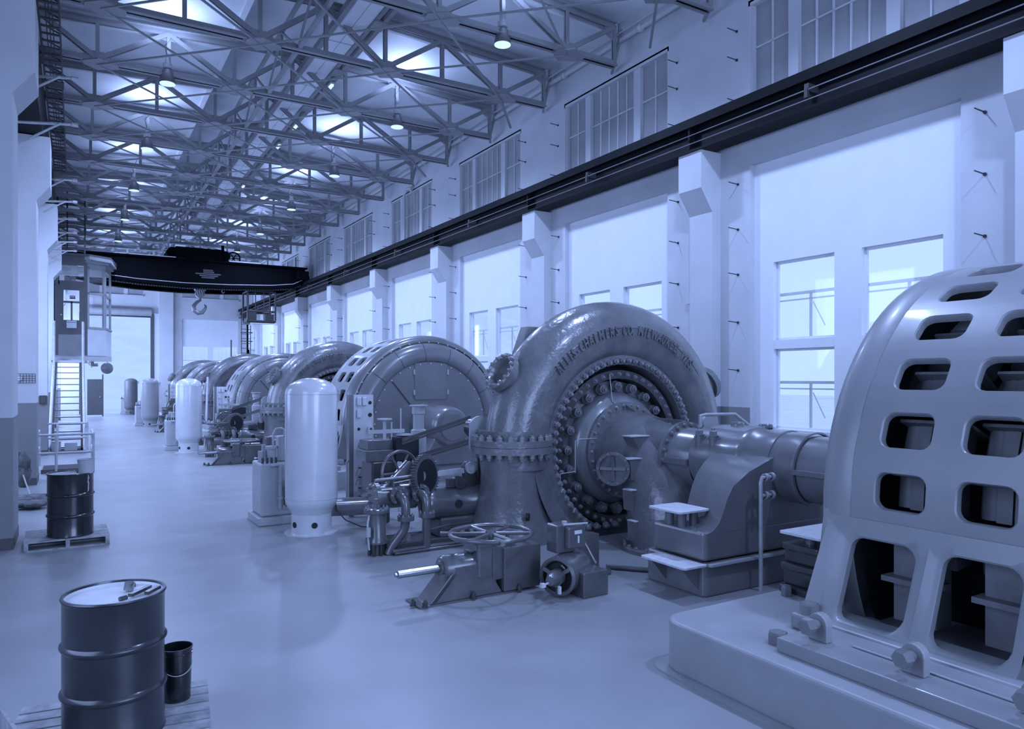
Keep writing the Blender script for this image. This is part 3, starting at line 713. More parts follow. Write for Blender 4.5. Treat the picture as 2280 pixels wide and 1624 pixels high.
    b = MB(); b.lathe([(.5, 1.47), (.6, 1.47), (.6, 1.38), (.5, 1.38)], (xc, yc2, 0), (0, 0, 1), 56); b.build('upper_inlet_flange', 'machine_grey', t)
    b = MB(); b.lathe([(.47, 1.375), (.6, 1.375), (.6, 1.28), (.47, 1.28)], (xc, yc2, 0), (0, 0, 1), 56); b.build('lower_inlet_flange', 'machine_grey', t)
    hb_ = boltmesh('neck', .042, .06)
    bolt_ring(t, (xc, yc2, 1.47), (0, 0, 1), .55, 22, hb_); bolt_ring(t, (xc, yc2, 1.28), (0, 0, -1), .55, 22, hb_)
    MB().tube([(xc, yc2, 1.6), (xc, yc2, 1.28), (xc, yc2, 1.0), (xc+.02, yc2+.03, .7), (xc+.05, yc2+.08, .35), (xc+.07, yc2+.12, 0)], [.49, .48, .455, .47, .56, .72], 48).build('inlet_pipe', 'machine_grey', t)
    wp = [(xc-.3, 0), (AX+.2, 0)] + [(AX+1.33*math.cos(q), AZ+1.33*math.sin(q)) for q in [math.radians(x) for x in range(258, 176, -8)]] + [(xc+.1, 1.2)]
    MB().prism([p_ for p_ in wp if p_[1] >= 0], 'xz', YC-.33, YC-.27).build('support_web', 'machine_grey', t, bevel=.01)
    MB().cyl((xc-.08, YC-.5, .42), (xc-.05, YC-.53, .42), .055, 20).build('sight_hole', 'inner_black', t)
    MB().prism([(xc+.5, 0), (AX+1.8, 0), (AX+1.8, .1), (xc+.5, .1)], 'xz', YC-.45, YC+.5).build('base_frame', 'machine_dark', t)
    for k in range(5): inst('bolt', hb_, t, align((AX-1.0+.17*k, YC-.45, .16), (0, -1, 0)))
    # name card on the skirt
    return rebase(t, (AX, YC, 0))
tur0 = make_turbine()
TD = ['nearest big grey scroll case turbine with raised lettering and dark bolt rings', 'second scroll case turbine, behind the round generator and nearest white tank', 'third scroll case turbine, half hidden behind the third generator', 'farthest scroll case turbine beside the end wall window']
for k in range(4):
    t = tur0 if k == 0 else copy_tree(tur0)
    t.location.y = 9.1+UY*k; t['label'] = TD[k]
# ================================================================= BEARING PEDESTAL AND SHAFT
bp = thing('bearing_pedestal', 'glossy grey bearing pedestal and shaft tube between perforated generator and scroll case', 'bearing')
b = MB(); b.prism(plinth_poly(5.76, 8.84, 5.62, 6.55, .06), 'xy', 0, .36); b.build('lower_base', 'machine_smooth', bp, bevel=.02)
b = MB(); b.prism(plinth_poly(5.8, 8.8, 5.66, 6.5, .06), 'xy', .37, .68); b.build('upper_base', 'machine_smooth', bp, bevel=.03)
def saddle():
    L = [(6.12, .66), (6.28, .72), (6.42, .84), (6.56, 1.02), (6.72, 1.2), (6.86, 1.34)]
    R = [(2*AX-x, z) for x, z in reversed(L)]
    return L + R
F_ = [(5.82, .66), (5.93, .69), (6.02, .76), (6.09, .88), (6.15, 1.02), (6.25, 1.16), (6.5, 1.3), (6.95, 1.45)]
B_ = [(6.36, .66), (6.39, .72), (6.42, .8), (6.46, .92), (6.51, 1.05), (6.58, 1.18), (6.72, 1.32), (6.95, 1.45)]
b = MB()
def sad(L, y): return [(x, y, z) for x, z in L] + [(2*AX-x, y, z) for x, z in reversed(L)]
A_, C_ = sad(F_, 5.66), sad(B_, 6.55); n_ = len(A_)
b.add(A_+C_, [(k, (k+1) % n_, (k+1) % n_+n_, k+n_) for k in range(n_)], True); b.add(A_, [tuple(range(n_))]); b.add(C_, [tuple(range(n_-1, -1, -1))])
b.build('saddle', 'machine_smooth', bp)
b = MB(); b.lathe([(.3, 7.05), (.38, 7.05), (.4, 7.0), (.435, 6.98), (.45, 6.7), (.455, 6.25), (.47, 6.2), (.47, 6.08), (.43, 6.02), (.415, 5.8), (.41, 5.5), (.385, 5.44), (.38, 4.6), (.42, 4.4), (.5, 4.2), (.5, 3.85)], (AX, 0, AZ), (0, 1, 0), 56)
b.build('bearing_housing', 'machine_smooth', bp)
for y in (5.78, 5.42): MB().lathe([(.41, y), (.43, y-.01), (.43, y-.045), (.41, y-.055)], (AX, 0, AZ), (0, 1, 0), 56).build('collar', 'machine_smooth', bp)
MB().box(AX-.47, AX-.38, 4.0, 5.36, AZ-.02, AZ+.03).build('split_flange', 'machine_smooth', bp)
for y in (6.86, 6.62):
    for sx in (-1,):
        x = AX-.36
        b = MB(); b.cyl((x, y, 1.28), (x, y, 1.62), .055, 16); b.prism([(y-.0, 1.3), (y+.1, 1.6), (y-.1, 1.6)], 'yz', x, x+.12); b.build('bolt_lug', 'machine_smooth', bp)
        inst('bolt', boltmesh('lug', .05, .07), bp, align((x, y, 1.62), (0, 0, 1)))
for y in (6.55, 6.1): MB().lathe([(0, .02), (.07, .02), (.085, 0), (.085, -.03)], (AX, y, AZ+.47), (0, 0, 1), 16).build('filler_cap', 'machine_smooth', bp)
b = MB(); b.prism(plinth_poly(5.72, 6.2, 5.95, 6.48, .05), 'xy', .845, .865); b.build('step_plate', 'plate_white', bp)
for y in (6.1, 6.3): MB().cyl((5.9, y, .68), (5.9, y, .84), .05, 14).cyl((6.08, y, .68), (6.08, y, .84), .05, 14).build('spacer', 'machine_smooth', bp)
b = MB(); b.prism(plinth_poly(5.45, 5.8, 5.6, 6.3, .04), 'xy', .34, .36); b.build('side_step', 'plate_white', bp)
MB().prism([(5.5, .34), (5.78, .34), (5.78, .05)], 'xz', 5.7, 5.72).prism([(5.5, .34), (5.78, .34), (5.78, .05)], 'xz', 6.2, 6.22).build('step_bracket', 'machine_smooth', bp)
b = MB(); b.tube([(6.72, 5.5, 1.25), (6.52, 5.5, 1.25), (6.5, 5.5, 1.2), (6.5, 5.5, 0)], .022, 10).tube([(6.72, 5.5, 1.05), (6.5, 5.5, 1.05)], .022, 10)
for z in (1.25, 1.05): b.lathe([(.03, 0), (.045, 0), (.045, .04), (.03, .04)], (6.56, 5.5, z), (1, 0, 0), 12).lathe([(.03, 0), (.05, 0), (.05, .03), (.03, .03)], (6.66, 5.5, z), (1, 0, 0), 12)
b.build('oil_pipe', 'rail_paint', bp)
MB().box(5.8, 8.6, 5.56, 5.62, .335, .36).build('ledge', 'light_grey', bp)
MB().tube([(AX-.1, 7.1, 1.7), (AX-.1, 7.1, 1.85), (AX+.0, 7.1, 1.86), (AX+.45, 7.0, 1.86), (AX+.62, 6.9, 1.7)], .025, 10).build('vent_pipe', 'light_grey', bp)
MB().cyl((AX+.55, 7.6, 1.7), (AX+.55, 7.54, 1.7), .14, 24).build('vent_flange', 'light_grey', bp)
rebase(bp, (AX, 6.1, 0))
# stacked foot block on the plinth next to the generator
fb = thing('foot_block', 'dark ribbed machine block under a pale step plate beside the perforated generator', 'block')
for i, (x0, x1, z0, z1) in enumerate(((5.55, 6.5, .4, .46), (5.62, 6.45, .46, .6), (5.58, 6.45, .6, .66), (5.64, 6.45, .66, .78), (5.6, 6.45, .78, .84))):
    MB().box(x0, x1, 4.12, 4.5, z0, z1).build('block_layer', 'machine_dark', fb, bevel=.015)
MB().prism(plinth_poly(5.55, 6.3, 4.05, 4.5, .04), 'xy', .93, .95).build('step_plate', 'plate_white', fb)
for x in (5.75, 6.05): MB().cyl((x, 4.3, .84), (x, 4.3, .93), .045, 12).build('spacer', 'machine_smooth', fb)
MB().tube([(5.95, 4.04, .84), (5.9, 4.04, .83), (5.88, 4.04, .76), (5.88, 4.04, .42)], .02, 8).build('pipe', 'rail_paint', fb)
for x, y in ((5.48, 4.35), (5.56, 4.02), (5.75, 4.0)): inst('bolt', boltmesh('fbb', .05, .09, 'machine_smooth', False, False), fb, align((x, y, .4), (0, 0, 1)))
rebase(fb, (6, 4.3, .4))
# ================================================================= PRESSURE TANKS
def make_tank(m):
    t = thing('pressure_tank', '', 'tank', (0, 0, 0), 0, 'upright pressure tanks in line')
    r = .39
    pr = [(r*math.cos(a), 2.12+.24*math.sin(a)) for a in [math.radians(90-6*k) for k in range(16)]]
    b = MB(); b.lathe([(0, 2.36)]+pr[1:]+[(r, .52)]+[(r-.02*(k/5)**2*3.2, .52-.1*k/5*1.6) for k in range(1, 6)]+[(.315, .33), (.3, .3)], n=56); b.build('shell', m, t)
    MB().lathe([(r+.002, 2.12), (r+.006, 2.117), (r+.006, 2.11), (r+.002, 2.107)], n=56).build('weld_seam', m, t); MB().lathe([(r+.002, .54), (r+.006, .537), (r+.002, .53)], n=56).build('weld_seam', m, t)
    b = MB(); b.lathe([(.3, .34), (.3, .02)], n=48); b.build('skirt', m, t)
    b = MB(); b.lathe([(.28, 0), (.4, 0), (.4, .015), (.3, .02)], n=48); b.build('base_flange', m, t)
    for a in (-97, -160): d = Vector((math.cos(math.radians(a)), math.sin(math.radians(a)), 0)); MB().cyl(d*.27+Vector((0, 0, .15)), d*.305+Vector((0, 0, .15)), .045, 20).build('skirt_hole', 'inner_black', t)
    MB().tube([(.36, .05, 2.0), (.44, .05, 2.0), (.44, .05, 2.12)], .018, 8).cyl((.44, .05, 2.1), (.44, .05, 2.16), .03, 10).build('relief_valve', 'light_grey', t)
    # delivery pipe at the foot, running towards the pumps
    b = MB(); b.cyl((.3, .12, .33), (1.0, .12, .3), .145, 24); b.build('receiver_cylinder', 'machine_smooth', t)
    MB().cyl((.32, .12, .45), (.32, .12, .62), .06, 12).cyl((.32, .12, .6), (.32, .12, .63), .09, 12).build('valve', 'machine_dark', t)
    MB().tube([(.35, -.02, .5), (.38, -.05, .3), (.5, -.1, .15), (.72, -.2, .04), (.95, -.3, .02)], .011, 6).build('hose', 'print_dark', t)
    return t
tk = make_tank('tank_paint')
TL = [('tallest looking white pressure tank standing nearest to the camera', 'tank_paint'), ('second pressure tank from the camera, pale with dark foot hole', 'tank_paint'), ('third pressure tank from the camera, dull grey', 'light_tank'), ('farthest pressure tank, brownish dark, near the roller door', 'tank_brown')]
mat('light_tank', 0.3, 0.35, noise=0.05)
for k, (lb, m) in enumerate(TL):
    t = tk if k == 0 else (copy_tree(tk) if k < 2 else make_tank(m))
    t.location = (3.1, 11.15+UY*k, 0); t['label'] = lb
# ================================================================= GOVERNOR PUMP STAND (pale block left of each tank)
def make_gov():
    t = thing('pump_stand', '', 'pump', (0, 0, 0), 0, 'pale oil pump stands beside the tanks')
    b = MB(); b.prism(plinth_poly(-.3, .5, -.4, .45, .05), 'xy', 0, .13); b.build('base', 'light_grey', t, bevel=.015)
    b = MB(); b.box(-.24, .42, -.3, .38, .13, .98); b.build('body', 'light_grey', t, bevel=.03)
    b = MB(); b.cyl((-.02, -.05, .98), (-.02, -.05, 1.2), .07, 14).cyl((-.02, -.05, 1.2), (-.02, -.05, 1.24), .095, 14); b.build('pump_barrel', 'light_grey', t)
    MB().box(.08, .32, -.1, .1, .98, 1.4).build('valve_block', 'light_grey', t, bevel=.02)
    MB().cyl((-.18, .0, .98), (-.18, 0, 1.16), .045, 12).cyl((-.1, .15, .98), (-.1, .15, 1.25), .035, 12).build('plunger', 'rail_paint', t)
    MB().tube([(0, -.1, 1.2), (0, -.1, 1.45), (.04, -.1, 1.52), (.12, -.1, 1.53), (.18, -.1, 1.5), (.18, -.1, 1.4)], .018, 8).build('bent_pipe', 'light_grey', t)
    MB().tube([(.3, -.33, .2), (.3, -.33, 2.12), (.36, -.33, 2.16)], .026, 10).build('riser_pipe', 'light_grey', t)
    MB().tube([(-.1, -.34, .95), (.05, -.34, .95), (.05, -.34, .4), (.05, -.34, .25)], .03, 10).build('down_pipe', 'light_grey', t)
    for z in (.42, .7): MB().lathe([(.03, -.02), (.045, -.02), (.045, .02), (.03, .02)], (.05, -.34, z), n=10).build('pipe_collar', 'light_grey', t)
    b = MB(); b.tube([(.12, -.33, .3), (.12, -.36, .6), (.18, -.36, .62), (.26, -.34, .6), (.26, -.34, .3), (.14, -.33, .28)], .012, 6); b.cyl((.18, -.35, .6), (.18, -.35, .75), .025, 8).cyl((.15, -.4, .68), (.21, -.3, .68), .02, 8); b.build('valve_gear', 'machine_dark', t)
    for k in range(4): MB().cyl((-.2+.07*k, -.24, .98), (-.2+.07*k, -.24, 1.07), .02, 8).build('grease_cup', 'machine_dark', t)
    return t
gv = make_gov()
for k in range(4):
    t = gv if k == 0 else copy_tree(gv); t.location = (2.78, 12.35+UY*k, 0); t['label'] = 'pale oil pump stand with pipes left of the %s tank' % ['nearest', 'second', 'third', 'farthest'][k]
# ================================================================= GAUGE PANEL
def make_panel():
    t = thing('gauge_panel', '', 'panel', (0, 0, 0), 0, 'narrow upright gauge panels')
    MB().box(-.19, .16, -.02, .02, .1, 2.07).build('board', 'tank_paint', t); MB().box(-.27, -.19, -.02, .12, 0, 2.07).box(.14, .16, .02, .1, .1, 2.07).build('frame', 'machine_smooth', t)
    for (x, z, r) in ((-.1, 1.95, .055), (.0, 1.95, .05), (-.1, 1.74, .055)):
        MB().box(x-.045, x+.04, -.06, -.02, z-.07, z+.08).build('instrument', 'plate_white', t, bevel=.015)
    for (x, z, r) in ((.1, 1.93, .03), (.1, 1.72, .035), (-.1, 1.48, .025)): MB().cyl((x, -.022, z), (x, -.03, z), r, 16).build('gauge_hole', 'inner_black', t)
    MB().cyl((.1, -.02, 1.48), (.1, -.07, 1.48), .055, 20).build('gauge', 'plate_white', t); MB().cyl((.1, -.07, 1.48), (.1, -.075, 1.48), .02, 12).build('gauge_face', 'machine_dark', t)
    MB().box(-.08, .17, -.1, -.02, 1.14, 1.3).build('switch_box', 'light_grey', t, bevel=.01); MB().box(-.08, .0, -.13, -.1, 1.14, 1.3).build('switch_handle', 'machine_smooth', t, bevel=.01)
    for z in (.78, .6): MB().bar((-.02, -.12, z-.01), (.26, -.12, z+.05), .03, .07).build('slanted_bracket', 'light_grey', t)
    for z, n in ((.82, 2), (.66, 4), (.48, 2), (.33, 1)):
        for k in range(n):
            MB().cyl((-.1+.07*k, -.02, z), (-.1+.07*k, -.09, z), .014, 8).box(-.125+.07*k, -.075+.07*k, -.1, -.085, z-.006, z+.006).build('cock', 'machine_dark', t)
    MB().tube([(.18, .05, 1.4), (.18, .05, 1.75)], .01, 6).tube([(-.3, .02, .1), (-.3, .02, .92), (-.26, .02, .95)], .015, 6).build('pipe', 'light_grey', t)
    return t
pn = make_panel()
for k in range(4):
    t = pn if k == 0 else copy_tree(pn); t.location = (4.27, 12.1+UY*k, 0); t['label'] = 'narrow upright gauge panel standing right of the %s tank' % ['nearest', 'second', 'third', 'farthest'][k]
# ================================================================= SERVOMOTOR, STRAINERS, GEAR WHEEL
def wheel(b, c, ax, R, rt, nsp, rsp, hub):
    d, a, e = frame(ax); c = Vector(c)
    b.tube([c+(a*math.cos(2*PI*k/64)+e*math.sin(2*PI*k/64))*R for k in range(65)], rt, 10, caps=False)
    for k in range(nsp):
        t = 2*PI*k/nsp; p = (a*math.cos(t)+e*math.sin(t)); b.tube([c+p*hub*.5, c+p*R], [rsp*1.2, rsp], 8)
    b.cyl(c-d*hub*.5, c+d*hub*.5, hub, 16); return b
mat('equipment_grey', 0.1, 0.27, noise=0.2, scale=4, bump=.1, bscale=18, spec=.7, coat=.35)
def make_servo():
    t = thing('servomotor', '', 'machine', (0, 0, 0), 0, 'servomotor and linkage sets')
    # horizontal cylinder to the lever
    b = MB(); b.lathe([(.12, 0), (.235, 0), (.24, .02), (.245, .1), (.235, .12), (.235, .78), (.25, .8), (.25, .86), (.0, .86)], (4.28, 9.6, .55), (1, 0, 0), 40); b.build('cylinder', 'equipment_grey', t)
    MB().cyl((4.26, 9.6, .55), (4.29, 9.6, .55), .12, 20).build('cylinder_bore', 'inner_black', t)
    MB().cyl((4.72, 9.37, .55), (4.72, 9.355, .55), .06, 20).build('sight_hole', 'inner_black', t)
    MB().box(4.45, 5.05, 9.4, 9.85, .08, .36).build('saddle', 'equipment_grey', t, bevel=.03)
    MB().box(3.55, 5.2, 9.15, 10.0, 0, .08).box(3.55, 5.2, 9.15, 9.25, 0, .14).build('bed', 'machine_dark', t, bevel=.01)
    for x in (4.55, 4.7, 4.85, 3.75, 3.88): inst('bolt', boltmesh('sv', .04, .07), t, align((x, 9.22, .14), (0, 0, 1)))
    # barrel with curved pipes
    b = MB(); b.lathe([(0, 0), (.2, 0), (.2, .06), (.17, .06), (.17, .5), (.2, .52), (.2, .6), (0, .6)], (3.5, 9.55, .72), (1, 0, 0), 32); b.build('valve_barrel', 'equipment_grey', t)
    bolt_ring(t, (3.5, 9.55, .72), (-1, 0, 0), .17, 10, boltmesh('sb', .02, .03))
    for x0, x1, zf in ((3.78, 3.6, .47), (4.1, 4.12, .49)):
        y = 9.22
        b = MB(); b.lathe([(.07, .0), (.13, 0), (.13, .03), (.07, .03)], (x0, y+.1, .76), (0, -1, 0), 24); b.build('pipe_flange', 'equipment_grey', t)
        bolt_ring(t, (x0, y+.07, .76), (0, -1, 0), .105, 6, boltmesh('sp', .014, .02))
        pts = [(x0, y+.1, .76), (x0, y, .75), (x0+.02, y-.07, .69), (x0+.02, y-.08, .55), (x0+.01, y-.08, .3), (x1+.0, y-.06, .12), (x1, y-.06, 0)]
        if x0 < 4: pts = [(x0, y+.1, .76), (x0, y, .75), (x0+.03, y-.07, .69), (x0+.03, y-.08, .52), (x0+.02, y-.08, .34), (x0-.06, y-.06, .22), (x0-.16, y-.04, .1), (x0-.2, y-.04, 0)]
        P = [Vector(p) for p in pts]; fine = []
        for i in range(len(P)-1):
            for j in range(3): fine.append(P[i].lerp(P[i+1], j/3))
        fine.append(P[-1])
        for _ in range(2): fine = [fine[0]]+[(fine[i-1]+fine[i]*2+fine[i+1])/4 for i in range(1, len(fine)-1)]+[fine[-1]]
        MB().tube(fine, [.062]*len(fine), 16).build('bent_pipe', 'equipment_grey', t)
        b = MB(); b.lathe([(.06, -.03), (.115, -.03), (.115, .03), (.06, .03)], (pts[3][0], y-.08, zf), (0, 0, 1), 24); b.build('pipe_flange', 'equipment_grey', t)
        bolt_ring(t, (pts[3][0], y-.08, zf+.03), (0, 0, 1), .095, 8, boltmesh('sp', .014, .02))
    # pot strainer
    b = MB(); b.lathe([(0, .62), (.15, .62), (.17, .61), (.17, .57), (.125, .56), (.125, .22), (.14, .2), (.14, .16), (.06, .14), (.06, 0)], (3.44, 9.25, 0), n=28); b.build('strainer', 'equipment_grey', t)
    bolt_ring(t, (3.44, 9.25, .62), (0, 0, 1), .145, 12, boltmesh('sp', .014, .02))
    for k in range(6): MB().cyl((3.44+.1*math.cos(k), 9.25+.1*math.sin(k), 0), (3.44+.1*math.cos(k), 9.25+.1*math.sin(k), .17), .02, 8).build('stud_leg', 'machine_dark', t)
    MB().tube([(3.32, 9.2, .55), (3.28, 9.15, .45), (3.28, 9.15, .3), (3.3, 9.15, .1)], .014, 6).cyl((3.28, 9.12, .28), (3.28, 9.12, .4), .03, 8).build('drain_cock', 'light_grey', t)
    # yoke, gear, hand wheel
    MB().prism([(3.62, .85), (3.8, .85), (4.12, 1.12), (4.0, 1.2)], 'xz', 9.45, 9.5).prism([(3.72, .85), (3.9, .85), (4.16, 1.12), (4.06, 1.18)], 'xz', 9.7, 9.76).build('yoke', 'equipment_grey', t, bevel=.01)
    b = MB(); n = 44; R0, R1 = .275, .31; poly = []
    for k in range(n):
        a0 = 2*PI*k/n
        for q, rr in ((0, R0), (.25, R1), (.5, R1), (.75, R0)): poly.append(((R0 if rr == R0 else R1)*math.cos(a0+2*PI/n*q), rr*math.sin(a0+2*PI/n*q)))
    b.prism(poly, 'xy', 0, .07); me = b.mesh('gear_wheel', 'equipment_grey')
    gw_ = inst('gear_wheel', me, t, align((4.2, 9.45, .98), (.5, -.86, .05))); gw_m = MB().cyl((0, 0, .03), (0, 0, .074), .235, 32).mesh('gear_web', 'inner_black'); inst('gear_web', gw_m, gw_, Matrix())
    inst('gear_hub', MB().cyl((0, 0, -.05), (0, 0, .14), .1, 24).cyl((0, 0, .14), (0, 0, .17), .035, 12).mesh('gear_hub', 'equipment_grey'), t, align((4.15, 9.5, .98), (-.35, -.9, .05)))
    b = MB(); wheel(b, (3.98, 9.75, 1.0), (.25, -1, .05), .31, .022, 6, .015, .06); b.build('hand_wheel', 'equipment_grey', t)
    MB().tube([(3.45, 9.35, .97), (4.1, 9.35, 1.0)], .028, 10).tube([(3.7, 9.3, .93), (4.05, 9.3, .97)], .012, 6).tube([(3.72, 9.35, .97), (3.72, 9.35, .72)], .018, 8).tube([(4.02, 9.35, 1.0), (4.02, 9.35, .78)], .018, 8).build('cross_pipe', 'equipment_grey', t)
    # rod and lever
    b = MB(); b.bar((4.25, 9.55, .97), (4.9, 9.55, 1.0), .06, .07); b.cyl((4.98, 9.47, 1.04), (4.98, 9.62, 1.04), .09, 24).cyl((4.98, 9.44, 1.04), (4.98, 9.48, 1.04), .05, 20); b.build('connecting_rod', 'rail_paint', t)
    b = MB(); b.prism([(4.88, 1.05), (4.93, 1.13), (5.03, 1.13), (5.08, 1.05), (5.22, .2), (4.98, .12)], 'xz', 9.5, 9.62); b.build('lever', 'machine_dark', t, bevel=.015)
    b = MB(); b.cyl((4.78, 9.43, .84), (4.78, 9.56, .84), .09, 24).cyl((4.78, 9.41, .84), (4.78, 9.44, .84), .035, 12); b.box(4.6, 4.7, 9.45, 9.55, .78, .9); b.build('crank', 'machine_dark', t)
    MB().tube([(3.6, 9.1, .05), (5.0, 9.2, .05)], .03, 8).tube([(3.62, 9.06, .03), (4.6, 9.1, .03), (5.3, 9.0, .07)], .016, 8).tube([(4.5, 9.3, .28), (5.2, 9.4, .28)], .01, 6).tube([(3.7, 9.2, .2), (4.5, 9.3, .28)], .01, 6).build('floor_pipe', 'equipment_grey', t)
    return rebase(t, (4.3, 9.5, 0))
s0 = make_servo()
for k in range(3):
    t = s0 if k == 0 else copy_tree(s0); t.location.y = 9.5+UY*k
    t['label'] = 'servomotor set with gear wheel, bent pipes and lever beside the %s scroll case inlet' % ['nearest', 'second', 'third'][k]
# governor head with belt drive in front of the second generator
def make_gh():
    t = thing('governor_head', '', 'governor', (0, 0, 0), 0, 'belt driven governor heads')
    MB().box(3.95, 4.55, 11.1, 11.6, 1.02, 1.2).build('lower_case', 'equipment_grey', t, bevel=.01); MB().box(4.0, 4.5, 11.15, 11.55, 1.2, 1.36).build('upper_case', 'equipment_grey', t, bevel=.01)
    MB().box(4.42, 4.82, 11.0, 11.3, 1.02, 1.4).build('black_case', 'inner_black', t, bevel=.01)
    MB().box(4.05, 4.75, 11.1, 11.6, .5, 1.02).box(4.1, 4.4, 11.2, 11.5, 0, .5).build('stand', 'machine_dark', t, bevel=.03)
    b = MB()
    for x, h in ((4.1, .35), (4.42, .28), (4.58, .5)): b.cyl((x, 11.2, 1.36), (x, 11.2, 1.36+h), .013, 8)
    b.cyl((4.3, 11.2, 1.68), (4.3, 11.2, 1.7), .12, 16).cyl((4.62, 11.15, 1.42), (4.62, 11.15, 1.44), .13, 20).cyl((4.3, 11.2, 1.36), (4.3, 11.2, 1.68), .03, 8).box(4.02, 4.64, 11.18, 11.22, 1.46, 1.52); b.build('linkage', 'light_grey', t)
    b = MB(); b.lathe([(0, .44), (.17, .44), (.17, .42), (.12, .41), (.12, .28), (.1, .27), (.1, .0), (.14, -.02), (.14, -.6)], (5.42, 12.4, 1.42), n=28); b.build('column', 'light_grey', t)
    for q, (z0, z1) in enumerate(((1.42, 1.76), (1.18, 1.42))):
        MB().bar((4.3+.3*q, 10.45, z0-.02), (5.2+.05*q, 9.9, z1), .05, .05).bar((4.3+.3*q, 10.45, z0-.07), (5.2+.05*q, 9.9, z1-.05), .04, .03).build('belt', 'machine_dark', t)
    pts = [(5.0+.17+.17*math.cos(a), (1.62 if a < PI else 1.36)+.17*math.sin(a)) for a in [2*PI*k/24 for k in range(24)]]
    MB().prism(pts, 'xz', 9.55, 9.6).build('belt_guard', 'light_grey', t)
    MB().cyl((5.17, 9.6, 1.6), (5.17, 9.8, 1.6), .15, 24).build('pulley', 'machine_dark', t)
    MB().box(5.16, 5.21, 9.6, 9.64, 0, 1.2).tube([(5.24, 9.6, 0), (5.24, 9.6, 1.4)], .014, 6).build('guard_post', 'equipment_grey', t)
    MB().tube([(4.42, 10.9, 1.02), (4.38, 10.8, .8), (4.3, 10.6, .6), (4.28, 10.5, .3)], .025, 8).tube([(4.5, 11, 1.0), (4.42, 10.8, .7), (4.4, 10.6, .2)], .02, 8).build('pipe', 'rail_paint', t)
    return rebase(t, (4.4, 11.3, 0))
g0 = make_gh()
for k in range(3):
    t = g0 if k == 0 else copy_tree(g0); t.location.y = 11.3+UY*k
    t['label'] = 'governor head with sloping belts before the %s generator' % ['second', 'third', 'farthest'][k]
